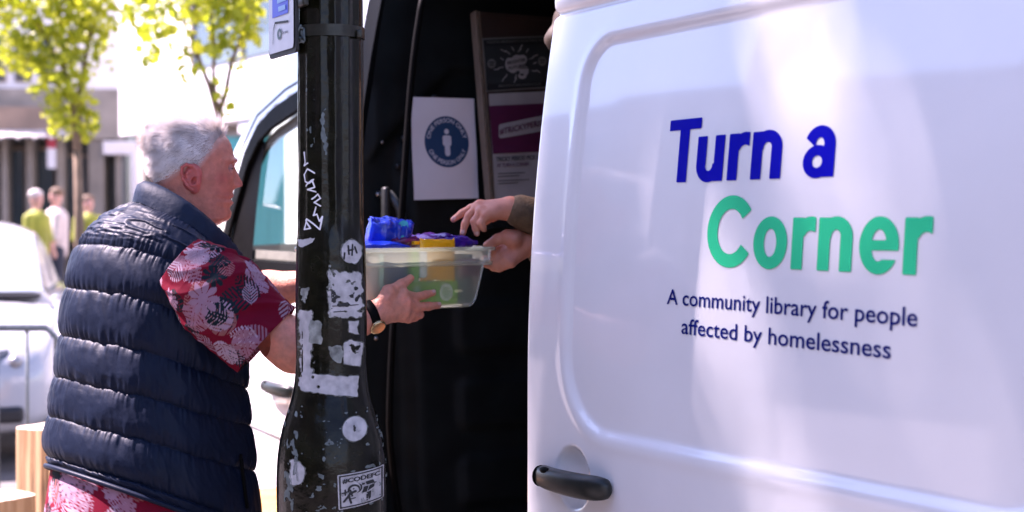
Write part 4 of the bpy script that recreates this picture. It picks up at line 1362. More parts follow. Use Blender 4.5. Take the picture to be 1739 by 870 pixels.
# pucker wrinkles running away from the seams
es = np.minimum(t, 1 - t)
pk = vnoise(TG * 38 + i * 11, t * .8 + i * 5, 2) + .6 * vnoise(TG * 80 + i * 7, t * 1.2 + i, 5)
disp += .0026 * pk * np.exp(-(es / .24)**2) * (es > .01)
disp += .0024 * fbm(TG * 4 + i * 3, t * 2 + i * 2.3, 3, 3) * np.clip(es * 6, 0, 1)
rid = 1 - np.abs(fbm(TG * 9 + i * 2 + t * 1.5, t * 1.6 + i * 4, 7, 3)) * 3
disp += .0012 * np.clip(rid, 0, 1) * np.clip(es * 5, 0, 1)
yk = np.clip((SG - SEAM[-2]) / .05, 0, 1) * np.clip((.97 - SG) / .05, 0, 1)
disp += yk * (.0045 * np.clip(1 - 3.5 * np.abs(fbm(TG * 2.2 + 3, SG * 34, 5, 3)), 0, 1) - .002)
P = torso(SG.ravel(), TG.ravel())
P2 = torso(SG.ravel(), TG.ravel(), .01)
nrm = P2 - P; nrm /= np.linalg.norm(nrm, axis=1)[:, None] + 1e-9
PV = P + nrm * (disp.ravel()[:, None] - .017)
ii = np.arange(ns * nt_).reshape(ns, nt_); i2 = np.roll(ii, -1, 1)
ff = np.stack([ii[:-1], i2[:-1], i2[1:], ii[1:]], -1).reshape(-1, 4)
gilet = mesh('gilet', PV, ff, M_gilet, man)
gilet['label'] = 'navy quilted sleeveless gilet'
# rolled hem, stand-up collar
hem = [Vector(torso(np.array([.004]), np.array([a]), .000)[0]) for a in np.linspace(0, 2 * PI, 97)]
MB().tube(hem, .0055, 8, False).build('hem', M_gilet, gilet, True)
nc = 96
rings = []
prof = [(-.3, -.004, .010), (.2, .004, .004), (.7, .005, .010), (.94, .001, .012), (1.0, -.006, .010), (.94, -.012, .008), (.6, -.013, .0), (.1, -.014, .0)]
for (hh, o, _) in prof:
    ring = []
    for a in np.linspace(0, 2 * PI, nc, endpoint=False):
        base = torso(np.array([.985]), np.array([a]), o)[0]
        back = .5 - .5 * math.sin(a)
        up = .022 + .014 * back
        wr = .0035 * float(vnoise(a * 7, hh * 3, 4)) + .002 * float(vnoise(a * 18, hh * 2, 9))
        p = Vector(base) + V(0, 0, 1) * up * hh + MF * (.018 * hh) + (Vector(base) - Vector((RS[0](.985), RS[1](.985), base[2]))).normalized() * (wr - .006 * hh)
        ring.append(p)
    rings.append(ring)
MB().loft(rings, False).build('collar', M_gilet_in, gilet, True)
# side pocket zip
zp = [Vector(torso(np.array([s]), np.array([.15 + (.26 - s) * .25]), -.002)[0]) for s in np.linspace(.10, .26, 12)]
MB().tube(zp, .004, 6).build('pocket_zip', M_rubber, gilet, True)
MB().box(zp[-1], (.006, .006, .022), None, .002).build('zip_pull', M_rubber, gilet)

# ---- leaf print for the shirt, stamped in cloth coordinates (metres)
def leaf_print(u, v, seed):
    rs = np.random.RandomState(seed)
    col = np.empty(u.shape + (3,)); col[:] = (.15, .002, .016)
    lo = (u.min(), v.min()); hi = (u.max(), v.max())
    area = (hi[0] - lo[0]) * (hi[1] - lo[1])
    n = int(area / .0020) + 4
    kinds = [(.006, .016, .024), (.36, .17, .23), (.42, .28, .36), (.008, .018, .026), (.30, .11, .11), (.38, .22, .30), (.45, .32, .40)]
    for q in range(n):
        cx, cy = rs.uniform(lo[0], hi[0]), rs.uniform(lo[1], hi[1]); an = rs.uniform(0, 2 * PI); L = rs.uniform(.044, .074)
        c = np.array(kinds[q % len(kinds)])
        x = (u - cx) * math.cos(an) + (v - cy) * math.sin(an); y = -(u - cx) * math.sin(an) + (v - cy) * math.cos(an)
        tt = x / L + .5
        typ = (0, 1, 0, 2, 0, 1, 2)[rs.randint(7)]
        ay = np.abs(y)
        prof_ = np.clip(np.sin(np.clip(tt, 0, 1) * PI), 0, 1)**.7
        if typ == 0:      # feathered palm frond
            wv = L * .36 * prof_
            m = (tt > 0) & (tt < 1) & (ay < wv) & ((np.sin((tt * 1.0 - ay / L * .9) * 2 * PI * 7) > -.15) | (ay < L * .02)) & (ay > L * .012)
        elif typ == 1:    # split leaf
            wv = L * .48 * np.power(prof_, .8)
            slit = (np.sin((tt - ay / L * .55) * 2 * PI * 4.2) > .80) & (ay > L * .10)
            hole = (np.sin((tt - ay / L * .55) * 2 * PI * 4.2) < -.86) & (ay > L * .12) & (ay < L * .22)
            m = (tt > 0) & (tt < 1) & (ay < wv) & ~slit & ~hole & (ay > L * .010)
        else:             # many-petalled flower
            rr_ = np.hypot(x, y); th = np.arctan2(y, x)
            m = rr_ < L * .46 * (.62 + .38 * np.abs(np.cos(th * 4.5)))
            m &= ~((np.abs(np.cos(th * 4.5)) < .22) & (rr_ > L * .14))
        col[m] = c * (.65 + .3 * rs.rand())
    return col


# ---- right sleeve
SH = at(334, 468, 3.07); MO = at(453, 573, 3.075)
def sleeve(name, A, B, r0, r1, seed, flat=.9):
    ax = (B - A); L = ax.length; ax.normalize()
    up = V(0, 0, 1); u = (up - ax * up.dot(ax)).normalized(); w_ = ax.cross(u)
    n1, n2 = 220, 260
    S_, T_ = np.meshgrid(np.linspace(-.25, 1, n1), np.linspace(0, 2 * PI, n2, endpoint=False), indexing='ij')
    R = np.interp(S_, [-.25, 0, .3, .7, 1], [r0 * .55, r0 * .84, r0 * 1.0, lerp(r0, r1, .7), r1])
    fold = .0075 * fbm(T_ * 1.6 + S_ * 2.2, S_ * 3.5, seed, 3) + .006 * np.clip(1 - 3.2 * np.abs(fbm(T_ * 1.2 + S_ * 3.4 + seed, S_ * 1.2, seed + 2, 2)), 0, 1)
    fold += .004 * np.sin(T_ * 5 + 2.2 * S_ + seed) * np.clip(S_, 0, 1)
    R = R + fold
    A_ = np.array(A); P_ = A_ + np.outer((S_.ravel() * L), np.array(ax)) + np.outer((R * np.cos(T_)).ravel(), np.array(u)) + np.outer((R * flat * np.sin(T_)).ravel(), np.array(w_))
    P_ += np.outer((-.006 * np.clip(S_, 0, 1).ravel()**2), np.array([0, 0, 1]))
    ii = np.arange(n1 * n2).reshape(n1, n2); i2 = np.roll(ii, -1, 1)
    f = np.stack([ii[:-1], i2[:-1], i2[1:], ii[1:]], -1).reshape(-1, 4)
    o = mesh(name, P_, f, M_shirt, man)
    paint_attr(o, leaf_print((S_ * L).ravel(), (T_ * (r0 + r1) / 2).ravel(), seed))
    md = o.modifiers.new('t', 'SOLIDIFY'); md.thickness = .002; md.offset = -1
    return o


slv = sleeve('shirt_sleeve', SH, MO, .096, .087, 4)
slv['label'] = 'short red sleeve printed with pale palm leaves and navy flowers'
# rolled edge of the armhole round the sleeve
ax = (MO - SH).normalized(); u = (V(0, 0, 1) - ax * ax.z).normalized(); w_ = ax.cross(u)
# ---- left sleeve
SHL = SH - MR * .26 + MF * .05 + V(0, 0, -.01); ELL = at(408, 505, 3.45); WRL = at(545, 478, 3.39)
sleeve('shirt_sleeve', SHL, lerp(SHL, ELL, .85), .085, .075, 9)
# ---- shirt tail under the gilet
n1, n2 = 120, 300
S_, T_ = np.meshgrid(np.linspace(0, 1, n1), np.linspace(0, 2 * PI, n2, endpoint=False), indexing='ij')
base = torso(np.full(T_.size, .03), T_.ravel(), -.016)
drop = (S_ * .26).ravel()
cen = np.array([float(RS[0](0)), float(RS[1](0)), 0])
rad = base - cen; rad[:, 2] = 0; rad /= np.linalg.norm(rad, axis=1)[:, None]
wob = (.010 * np.sin(T_ * 7 + S_ * 2) + .012 * fbm(T_ * 2.4, S_ * 1.5, 3, 3)) * S_ + .018 * S_
P_ = base + rad * wob.ravel()[:, None] - np.outer(drop, [0, 0, 1]) - np.outer(drop, [MF.x * .12, MF.y * .12, 0])
ii = np.arange(n1 * n2).reshape(n1, n2); i2 = np.roll(ii, -1, 1)
o = mesh('shirt_tail', P_, np.stack([ii[:-1], ii[1:], i2[1:], i2[:-1]], -1).reshape(-1, 4), M_shirt, man)
paint_attr(o, leaf_print((S_ * .26).ravel(), (T_ * .23).ravel(), 12))

# ---- head : horizontal slices with the traced profile
HC = at(325, 293.5, 3.30)
HF = V(0.150, 0.989, 0).normalized(); HF = (HF + V(0, 0, -.02)).normalized(); HR = V(HF.y, -HF.x, 0).normalized(); HU = HR.cross(HF)
mmv = .001
fu = [112, 104, 92, 77, 55, 40, 28, 18, 8, 0, -10, -19, -28, -33, -43, -50, -58, -65, -75, -91, -104, -112, -122, -135, -160]
ff_ = [5, 40, 63, 80, 90, 94, 98, 94, 92.5, 91.5, 91, 91, 91, 91.5, 91, 91.5, 87, 90.5, 86, 89.5, 83, 70, 50, 44, 42]
bu = [112, 104, 92, 77, 55, 45, 28, 14, -11, -40, -70, -104, -135, -160]
bf = [-18, -50, -73, -87, -96, -97, -96, -92, -84, -78, -75, -76, -80, -86]
wu = [112, 104, 92, 77, 55, 28, 10, -10, -33, -58, -75, -91, -104, -115, -135, -160]
wv = [20, 45, 60, 69, 75, 76.5, 76, 74.5, 73, 71, 69, 66, 64, 63, 63, 66]
o_ = np.argsort(fu); Ff = spline(np.array(fu)[o_], np.array(ff_)[o_])
o_ = np.argsort(bu); Bf = spline(np.array(bu)[o_], np.array(bf)[o_])
o_ = np.argsort(wu); Wf = spline(np.array(wu)[o_], np.array(wv)[o_])
nh, na_ = 300, 260
us = np.concatenate([np.linspace(-160, 108, nh - 12), 108 + 4 * np.sin(np.linspace(.1, PI / 2, 12))])
Ug, Ag = np.meshgrid(us, np.linspace(0, 2 * PI, na_, endpoint=False), indexing='ij')
# narrow angle spacing towards the face
Fq, Bq, Wq = Ff(Ug), Bf(Ug), Wf(Ug)
cap = np.sqrt(np.clip((112.5 - Ug) / 6, 0, 1))
cf = np.where(Ug < -100, (Fq + Bq) / 2, lerp((Fq + Bq) / 2, -8, .5))
sa, ca = np.sin(Ag), np.cos(Ag)          # ca forward, sa to his right
front = Fq - cf; rear = cf - Bq
ex = .90
fx = np.sign(ca) * np.abs(ca)**ex; sx_ = np.sign(sa) * np.abs(sa)**ex
hf = cf + np.where(ca > 0, front * np.where(ca > 0, np.abs(ca)**.82, 0), rear * fx) * cap
hr = Wq * sx_ * cap
faceness = np.clip(ca, 0, 1)


def G(r0, u0, sr, su): return np.exp(-((hr - r0) / sr)**2 - ((Ug - u0) / su)**2) * (ca > 0)
df_ = np.zeros_like(hf)
nose_u = spline([-45, -33, -28, -19, -10, 0, 10, 18, 28], [0, 4, 19, 22.5, 18.5, 13, 7, 2.5, 0])
nose_w = np.interp(Ug, [-40, -28, -18, 0, 18], [17, 16, 13, 9.5, 9])
df_ += np.where((Ug > -45) & (Ug < 28), nose_u(Ug), 0) * np.exp(-np.abs(hr / nose_w)**2.4) * (ca > 0)
for s in (1, -1):
    df_ += 7 * G(13 * s, -28, 6.5, 7)                       # nostril wings
    df_ -= 10 * G(31 * s, 12, 15, 10)                       # eye sockets
    df_ += 4.5 * G(30 * s, 29, 22, 6)                       # brow
    df_ += 5.0 * G(44 * s, -14, 17, 16)                     # cheekbone
    df_ -= 2.6 * np.exp(-(((np.abs(hr) - 21 - (-30 - Ug) * .42) / 3.2))**2) * sstep(-66, -52, Ug) * sstep(-22, -34, Ug) * (ca > 0)   # nose-to-mouth fold
    df_ += 4.0 * G(34 * s, -62, 18, 22)                     # jowl
df_ -= 5.0 * np.exp(-((Ug + 58) / 2.0)**2) * np.exp(-np.abs(hr / 25)**4) * (ca > 0)
df_ += 2.6 * np.exp(-((Ug + 66) / 4.5)**2) * np.exp(-np.abs(hr / 19)**3) * (ca > 0)
df_ += 1.8 * np.exp(-((Ug + 50) / 4.0)**2) * np.exp(-np.abs(hr / 21)**3) * (ca > 0)
df_ -= 2.2 * np.exp(-((Ug + 78) / 4.5)**2) * np.exp(-np.abs(hr / 24)**3) * (ca > 0)
for uu, wd in ((46, 1.6), (58, 1.7), (69, 1.7)):
    df_ -= .8 * np.exp(-((Ug - uu - 2.5 * np.sin(hr / 16)) / wd)**2) * np.exp(-np.abs(hr / 42)**4) * (ca > 0)
hf = hf + df_
hr = hr + 2.5 * np.sign(sa) * np.exp(-((hf - 42) / 24)**2 - ((Ug + 16) / 16)**2)         # cheek width
hr = hr - 3.5 * np.sign(sa) * np.exp(-((hf - 55) / 16)**2 - ((Ug - 30) / 16)**2)        # temple hollow
nz_ = .55 * fbm(hf / 9, hr / 9, Ug / 9, 3)
hf = hf + nz_ * faceness; hr = hr + nz_ * np.sign(sa) * (1 - faceness)


def hp(f, r, u): return HC + (HF * float(f) + HR * float(r) + HU * float(u)) * mmv


HV = (np.array(HC) + (np.outer(hf.ravel(), HF) + np.outer(hr.ravel(), HR) + np.outer(Ug.ravel(), HU)) * mmv)
# the neck bends back down into the collar
nk = np.clip((-100 - Ug.ravel()) / 60, 0, 1)
HV += np.outer(-.022 * nk**1.5, np.array(MF))
ii = np.arange(len(us) * na_).reshape(len(us), na_); i2 = np.roll(ii, -1, 1)
HFc = np.stack([ii[:-1], i2[:-1], i2[1:], ii[1:]], -1).reshape(-1, 4)
HFc = HFc[:, ::-1]
# blotches of colour: ruddy cheek, nose and ear side, paler brow
colr = np.empty((HV.shape[0], 3)); colr[:] = (.52, .190, .130)
rf, rr_, ru_ = hf.ravel(), hr.ravel(), Ug.ravel()
red = .9 * np.exp(-((rf - 62) / 20)**2 - ((ru_ + 12) / 15)**2) + .55 * np.exp(-((rf - 70) / 22)**2 - ((ru_ + 48) / 16)**2) + .7 * np.exp(-((rf - 108) / 11)**2 - ((ru_ + 20) / 11)**2) + .13 * fbm(rf / 14, ru_ / 14, rr_ / 14, 4)
red = np.clip(red, 0, 1)[:, None]
colr = colr * (1 - red * .6) + np.array((.44, .085, .075)) * red * .6
grey = (np.clip((ru_ - np.interp(rf, [-119, -94, -59, -29, -15, 3, 12, 24, 36, 49, 63, 79, 95], [-32, -28, -16, 6, 14, 4, 20, 36, 50, 66, 80, 88, 94]) + 12) / 14, 0, 1))[:, None]
colr = colr * (1 - .55 * grey) + np.array((.50, .40, .36)) * .55 * grey
pale = np.clip(sstep(25, 60, ru_), 0, 1)[:, None]
colr = colr * (1 - .35 * pale) + np.array((.52, .27, .21)) * .35 * pale
lips = (np.exp(-((ru_ + 62) / 5)**2) * np.exp(-np.abs(rr_ / 20)**4) * (rf > 70))[:, None]
colr = colr * (1 - .5 * lips) + np.array((.40, .13, .13)) * .5 * lips
# ---- ear by solid modelling
EC = hp(-8, 77, -14)
eF = (HF * .92 + HR * .30 - HU * .10).normalized(); eU = (HU * .97 - HF * -.0 + HF * -.18).normalized(); eN = eF.cross(eU).normalized() * -1
if eN.dot(HR) < 0: eN = -eN
G_ = Grid(np.array(EC) - .045, np.array(EC) + .045, .0011)
ep = lambda f, n_, u: np.array(EC + (eF * f + eN * n_ + eU * u) * mmv)
G_.ellip(ep(-1, 0, 2), (.0185, .0050, .0285), (eF, eN, eU), k=.002)
G_.ellip(ep(3, -2, -22), (.0105, .0055, .0135), (eF, eN, eU), k=.006)
tp = [(14, 3, -6), (17, 4, 8), (15, 5, 20), (6, 6, 28), (-6, 6.5, 29), (-16, 6.5, 22), (-20.5, 6, 8), (-19, 5.5, -6), (-13, 4.5, -18), (-4, 3, -27)]
for a, b in zip(tp, tp[1:]): G_.cone(ep(*a), ep(*b), .0034, .0034, .003)
ti = [(8, 3, 16), (-2, 4.5, 16), (-9, 5, 8), (-9, 5, -6), (-4, 4, -15), (5, 4, -15)]
for a, b in zip(ti, ti[1:]): G_.cone(ep(*a), ep(*b), .0030, .0030, .003)
G_.cone(ep(13, 3, -4), ep(12, 4, -11), .0042, .0036, .003)
G_.ellip(ep(3, 5, -4), (.0075, .006, .0105), (eF, eN, eU), k=.003, sub=True)
G_.ellip(ep(8, 0, 0), (.012, .008, .022), (eF, eN, eU), k=.008)
G_.ellip(ep(4.5, 6, -6), (.0055, .0075, .0075), (eF, eN, eU), k=.003, sub=True)
ev, ef_ = G_.nets()
er = np.empty((len(ev), 3)); er[:] = (.50, .12, .10)
# left ear as a mirror image
mv = ev.copy(); dd = (mv - np.array(HC)) @ np.array(HR); mv = mv - 2 * np.outer(dd, np.array(HR)); mf = ef_[:, ::-1]

# ---- arms and hands
def hand(G_, wrist, palm, fingers, fr, thumb, tr_, k=.006):
    """wrist point, knuckle points, finger chains and thumb chain"""
    for kn, r in palm: G_.cone(wrist[0], kn, wrist[1], r, k * 1.6)
    for (a, ra), (b, rb) in zip(palm, palm[1:]): G_.cone(a, b, ra, rb, k)
    for ch, r in zip(fingers, fr): G_.chain(ch, r, k * .75)
    G_.chain(thumb, tr_, k * 1.3)


EL = at(500, 591, 3.06); WR = at(636, 534, 3.125)
FD = lambda px: 3.235 - .0                       # placeholder
def nf(px, py, out):      # a point 'out' metres in front of the near wall of the box
    return hit(px, py, BC + BN * (BW / 2 + .004 + out), BN)
arm_lo = np.minimum.reduce([np.array(SH), np.array(EL), np.array(WR)]) - .12; arm_hi = np.maximum.reduce([np.array(SH), np.array(EL), np.array(WR)]) + .12
k0 = (lambda q: (q, .0135))
kI, kM, kR, kP = nf(684, 500, .024), nf(688, 514, .028), nf(687, 527, .026), nf(683, 538, .020)
TH = [nf(653, 512, .020), nf(660, 496, .018), nf(680, 485, .016), nf(697, 473, .012)]
FI = [[kI, nf(704, 505, .020), nf(722, 501, .014), nf(735, 497.5, .010)], [kM, nf(708, 521.5, .022), nf(728, 520.5, .014), nf(744, 518.5, .010)],
      [kR, nf(700, 533, .018), nf(713, 534.5, .008), nf(712, 533, -.012)], [kP, nf(693, 542, .014), nf(704, 540, .004), nf(702, 536, -.014)]]
WRn = np.array(WR)
allp = np.array([list(q) for ch in FI + [TH] for q in ch] + [list(WR), list(EL)])
Gh = Grid(allp.min(0) - .06, allp.max(0) + .06, .0026)
Gh.cone(EL, lerp(EL, WR, .30), .046, .047, .02); Gh.cone(lerp(EL, WR, .30), lerp(EL, WR, .8), .046, .031, .02); Gh.cone(lerp(EL, WR, .8), WR, .031, .0275, .02)
Gh.cone(lerp(SH, EL, .55), EL, .055, .047, .03)
hand(Gh, (lerp(WR, kM, .12), .024), [(kI, .0125), (kM, .0130), (kR, .0125), (kP, .0115)], FI, [[.0122, .0100, .0088, .0076], [.0124, .0102, .0090, .0076], [.0118, .0098, .0086, .0076], [.0105, .0090, .0080, .0070]], TH, [.018, .0145, .0112, .0088])
# knuckle tendons
for kn in (kI, kM, kR): Gh.cone(lerp(WR, kn, .35) + BN * .012, kn + BN * .005, .0040, .0050, .008)
hv, hfc = Gh.nets()
hv = hv + .0011 * np.stack([fbm(hv[:, 0] * 130 + q * 7, hv[:, 1] * 130, hv[:, 2] * 130, 3) for q in range(3)], 1)
# left arm, mostly hidden
kL = [WRL + (BD * .085) + BN * o_ + V(0, 0, zz_) for o_, zz_ in ((.0, .02), (.0, 0), (.0, -.02), (.0, -.035))]
Gl = Grid(np.minimum.reduce([np.array(SHL), np.array(ELL), np.array(WRL)]) - .17, np.maximum.reduce([np.array(SHL), np.array(ELL), np.array(WRL)]) + .17, .004)
Gl.cone(SHL, ELL, .062, .048, .02).cone(ELL, lerp(ELL, WRL, .35), .047, .046, .02).cone(lerp(ELL, WRL, .35), WRL, .046, .027, .02)
hand(Gl, (WRL, .025), [(q, .013) for q in kL], [[q, q + BD * .035 + BN * .008, q + BD * .06 + BN * .02, q + BD * .075 + BN * .03] for q in kL], [[.012, .010, .009, .008]] * 4,
     [WRL + BD * .03 + V(0, 0, .02), WRL + BD * .055 + V(0, 0, .05), WRL + BD * .08 + V(0, 0, .065)], [.017, .013, .010])
lv, lf = Gl.nets()
# torso core, hips and legs (hidden under the clothes)
hipc = V(float(RS[0](0)), float(RS[1](0)), .88)
Gb = Grid(np.array(hipc) - np.array([.35, .35, .89]), np.array(hipc) + np.array([.35, .35, .75]), .014)
chest = V(float(RS[0](.6)), float(RS[1](.6)), float(RS[2](.6)))
Gb.cone(hipc, chest, .13, .13, .05)
Gb.cone(chest, HC + V(0, 0, -.13) - MF * .02, .10, .062, .05)
Gb.cone(chest, lerp(SH, chest, .5) - MR * .03, .09, .05, .03); Gb.cone(chest, lerp(SHL, chest, .5), .09, .05, .03)
for s, fo in ((1, .03), (-1, -.05)):
    hj = hipc + MR * (.10 * s); kn = V(hj.x, hj.y, .50) + MF * (.04 + fo) + MR * (.015 * s); an = V(kn.x, kn.y, .09) + MF * (-.03)
    Gb.cone(hj, kn, .095, .06, .03); Gb.cone(kn, an, .058, .042, .02); Gb.cone(an, V(an.x, an.y, .045) + MF * .15, .042, .035, .02)
bv, bf_ = Gb.nets()
parts = [(HV, HFc), (ev, ef_), (mv, mf), (hv, hfc), (lv, lf), (bv, bf_)]
av, af = join(parts)
body = mesh('body', av, af, M_face, man)
cb = np.empty((len(av), 3)); n0 = 0
for q, (pv, _) in enumerate(parts):
    if q == 0: c = colr
    elif q in (1, 2): c = er
    else:
        c = np.empty((len(pv), 3)); c[:] = (.58, .225, .15)
        mot = fbm(pv[:, 0] * 40, pv[:, 1] * 40, pv[:, 2] * 40, 3)[:, None]
        c = c * (1 + .22 * mot) + np.array((.03, -.02, -.015)) * mot
    cb[n0:n0 + len(pv)] = c; n0 += len(pv)
paint_attr(body, cb)
# trousers and shoes follow the legs
Gt = Grid(np.array(hipc) - np.array([.4, .4, .86]), np.array(hipc) + np.array([.4, .4, .25]), .014)
Gt.ellip(hipc + V(0, 0, .02), (.19, .15, .17), (MR, MF, V(0, 0, 1)), .04)
sh = []
for s, fo in ((1, .03), (-1, -.05)):
    hj = hipc + MR * (.10 * s); kn = V(hj.x, hj.y, .50) + MF * (.04 + fo) + MR * (.015 * s); an = V(kn.x, kn.y, .09) + MF * (-.03)
    Gt.cone(hj, kn, .125, .088, .04); Gt.cone(kn, an, .086, .078, .03)
    sh.append(an)
tv2, tf2 = Gt.nets()
mesh('trousers', tv2, tf2, M_trouser, man)
for an in sh:
    Gs = Grid(np.array(an) + np.array(MF) * .08 - .22, np.array(an) + np.array(MF) * .08 + .22, .007)
    Gs.cone(V(an.x, an.y, .05), V(an.x, an.y, .05) + MF * .17, .052, .046, .02); Gs.cone(V(an.x, an.y, .05), V(an.x, an.y, .10), .05, .05, .02)
    s1, s2 = Gs.nets(); s1[:, 2] = np.maximum(s1[:, 2], .002)
    mesh('shoe', s1, s2, M_shoe, man)
# ---- nails
M_nail = mat('nail', (.58, .30, .26), .3, var=.05, coat=.4)
def nails(chs, par, size):
    for ch in chs:
        a, b = Vector(ch[-2]), Vector(ch[-1]); ax_ = (b - a).normalized(); v_ = (V(0, 0, EYE) - b).normalized() + V(0, 0, .35)
        n_ = (v_ - ax_ * v_.dot(ax_)).normalized(); q_ = ax_.cross(n_)
        rot = Matrix((ax_, q_, n_)).transposed()
        MB().sphere(b - ax_ * .002 + n_ * size * .92, 1.0, 12, 8, (.0062, .0048, .0014), rot).build('fingernail', M_nail, par, True)
nails([FI[0], FI[1], TH], man, .0076)
# ---- watch
wa = (WR - EL).normalized(); wc = lerp(WR, EL, .05)
w1 = (V(0, 0, 1) - wa * wa.z).normalized(); w2 = wa.cross(w1)
st = [wc + (w1 * math.cos(a) + w2 * math.sin(a)) * .0295 for a in np.linspace(0, 2 * PI, 41)]
rings = [[p + wa * dx + (p - wc).normalized() * dr for dx, dr in ((-.010, 0), (-.010, .004), (.010, .004), (.010, 0))] for p in st]
wt = MB().loft(rings, False).build('wrist_watch', M_rubber, man, True)
toC = (V(0, 0, EYE) - wc).normalized()
dn = (-w1 * .80 + (toC - wa * toC.dot(wa)) * .75).normalized()
wq = wa.cross(dn)
cc = wc + dn * .0335
MB().loft([[cc + dn * dz + (wa * math.cos(a) + wq * math.sin(a)) * r for a in np.linspace(0, 2 * PI, 28, endpoint=False)] for dz, r in ((-.004, .017), (.002, .0185), (.005, .0175), (.0052, .015))]).build('watch_case', M_gold, wt, True)
# ---- eyes, mouth
for s in (1, -1):
    ec = hp(74, 31 * s, 11)
    e = MB().sphere(ec, .0125, 20, 14).build('eye', M_eye, man, True)
    d_ = (HF * .96 + HR * .12 * s).normalized()
    MB().sphere(ec + d_ * .0085, .0058, 14, 10).build('iris', M_iris, e, True)
    for up_, lo_, hi_ in ((1, .06, 1.45), (-1, .16, 1.3)):
        rings = []
        for a in np.linspace(-1.35, 1.35, 22):
            ring = []
            for r in (.0135, .0152):
                for b in (np.linspace(lo_, hi_, 8) if r < .014 else np.linspace(hi_, lo_, 8)):
                    opn = b * (1 - .55 * (abs(a) / 1.35)**2 * (1 - b / 1.5)) if b < .6 else b
                    bb = opn * up_
                    q = HF * math.cos(bb) * math.cos(a) + HR * math.cos(bb) * math.sin(a) + HU * math.sin(bb)
                    ring.append(ec + q * r)
            rings.append(ring)
        MB().loft(rings, True).build('eyelid', mat('eyelid_skin', (.46, .21, .18), .5) if 'eyelid_skin' not in bpy.data.materials else bpy.data.materials['eyelid_skin'], man, True)
mouth = MB()
mouth.tube([hp(float(Ff(-58)) - 1.0 - .012 * x * x, x, -58 - .004 * x * x) for x in np.linspace(-23, 23, 15)], [.0006 + .0028 * (1 - abs(q)) for q in np.linspace(-1, 1, 15)], 8)
mouth.build('mouth', M_lip, man, True)
# ---- hair : scalp cap and combed strands
hl_f = [-119, -94, -59, -29, -15, 3, 12, 24, 36, 49, 63, 79, 95]        # hairline height along the side
hl_u = [-32, -28, -16, 6, 14, 4, 20, 36, 50, 66, 80, 88, 94]
hu_line = np.interp(rf, hl_f, hl_u)
hmask = (ru_ > hu_line)
capm = (ru_ > hu_line + 9)
depth_in = np.clip((ru_ - hu_line) / 24, 0, 1)
cn = np.array(HC) + np.array(HU) * .02
rn = HV - cn; rn /= np.linalg.norm(rn, axis=1)[:, None]
thick = (.0015 + .0055 * np.clip((ru_ + 10) / 90, 0, 1)) * np.clip((ru_ - hu_line) / 30, 0, 1)
lump = .0014 * fbm(rf / 22, rr_ / 22, ru_ / 22, 2)
CV = HV + rn * (thick + lump * depth_in)[:, None]
keep = capm[HFc].all(1)
cf_ = HFc[keep]
usd = np.unique(cf_); mp_ = -np.ones(len(CV), int); mp_[usd] = np.arange(len(usd))
hair = mesh('hair', CV[usd], mp_[cf_], M_hairb, man)
rs = np.random.RandomState(11)
cand = np.nonzero(hmask & (ru_ < 111.5))[0]
pick = rs.choice(cand, 26000)
sv_ = []; sf_ = []
for k_ in pick:
    p = Vector(CV[k_] - rn[k_] * .002); n_ = Vector(rn[k_])
    top_ = max(0.0, min(1.0, (ru_[k_] - 45) / 45)); frontal = max(0.0, min(1.0, (rf[k_] - 10) / 70))
    edge = float(depth_in[k_])
    if rs.rand() > .40 + .60 * edge: continue
    L = (.45 + .55 * edge) * (.014 + .022 * top_) * rs.uniform(.6, 1.3)
    dirn = (-HF * (.9 - .75 * frontal * top_) + HU * (-.75 * (1 - top_) + .30 * top_ * frontal) + HR * rs.uniform(-.12, .12) + HF * .30 * frontal * top_ * (1 if rs.rand() < .5 else -1) + n_ * (.22 + .35 * top_ * frontal)
            + Vector(rs.normal(0, .09, 3)) + HR * .5 * float(vnoise(rf[k_] / 18, rr_[k_] / 18, ru_[k_] / 18))).normalized()
    sd = dirn.cross(n_).normalized() * (.00032 + .0002 * rs.rand())
    m_ = p + dirn * L * .5 + n_ * .0020; e_ = p + dirn * L + n_ * (-.0005 + .004 * top_ * rs.rand())
    b0 = len(sv_)
    sv_ += [p - sd, p + sd, m_ + sd * .9, m_ - sd * .9, e_]
    sf_ += [(b0, b0 + 1, b0 + 2, b0 + 3), (b0 + 3, b0 + 2, b0 + 4)]
hs = mesh('strands', sv_, sf_, M_hair, hair, kind='stuff')
# eyebrows
for s in (1, -1):
    b_ = MB()
    for q in range(60):
        x = rs.uniform(14, 46); p = hp(float(Ff(29)) + 2.5 - .0105 * x * x * 1.15, x * s, 27 + 3.5 * math.sin((x - 14) / 32 * PI) + rs.uniform(-2.5, 2.5))
        e = p + (HR * s * rs.uniform(.3, 1) + HU * rs.uniform(-.2, .5) + HF * .35).normalized() * .008
        b_.tube([p, e], [.0006, .0002], 4)
    b_.build('eyebrow', M_hair, man, True)
# ================================================================== the person inside the van, behind the door
M_coat = mat('brown_jacket', (0.115, 0.070, 0.034), 0.75, var=0.25, scale=60, bump=.35, bscale=250)
M_skin2 = mat('skin_two', (0.54, 0.21, 0.13), 0.48, col2=(0.64, 0.27, 0.175), scale=45, bump=.12, bscale=260, sss=.25, spec=.4)
M_hair2 = mat('brown_hair', (0.030, 0.016, 0.007), 0.7, var=.4, scale=60, streak=(3, 3, .4))
M_jean = mat('dark_jeans', (0.02, 0.026, 0.045), .8)
RB = V(-3.02, 1.93, 0)
per = thing('person', (RB.x, RB.y, .53), 'person in brown jacket mostly hidden behind the sliding door reaching out both hands', 'person')
f2 = V(-0.25, -0.97, 0).normalized(); r2 = V(f2.y, -f2.x, 0)
hd = at(1030, 42, 3.50)
SHa, SHb = RB + r2 * .17 + V(0, 0, 1.86), RB - r2 * .17 + V(0, 0, 1.86)
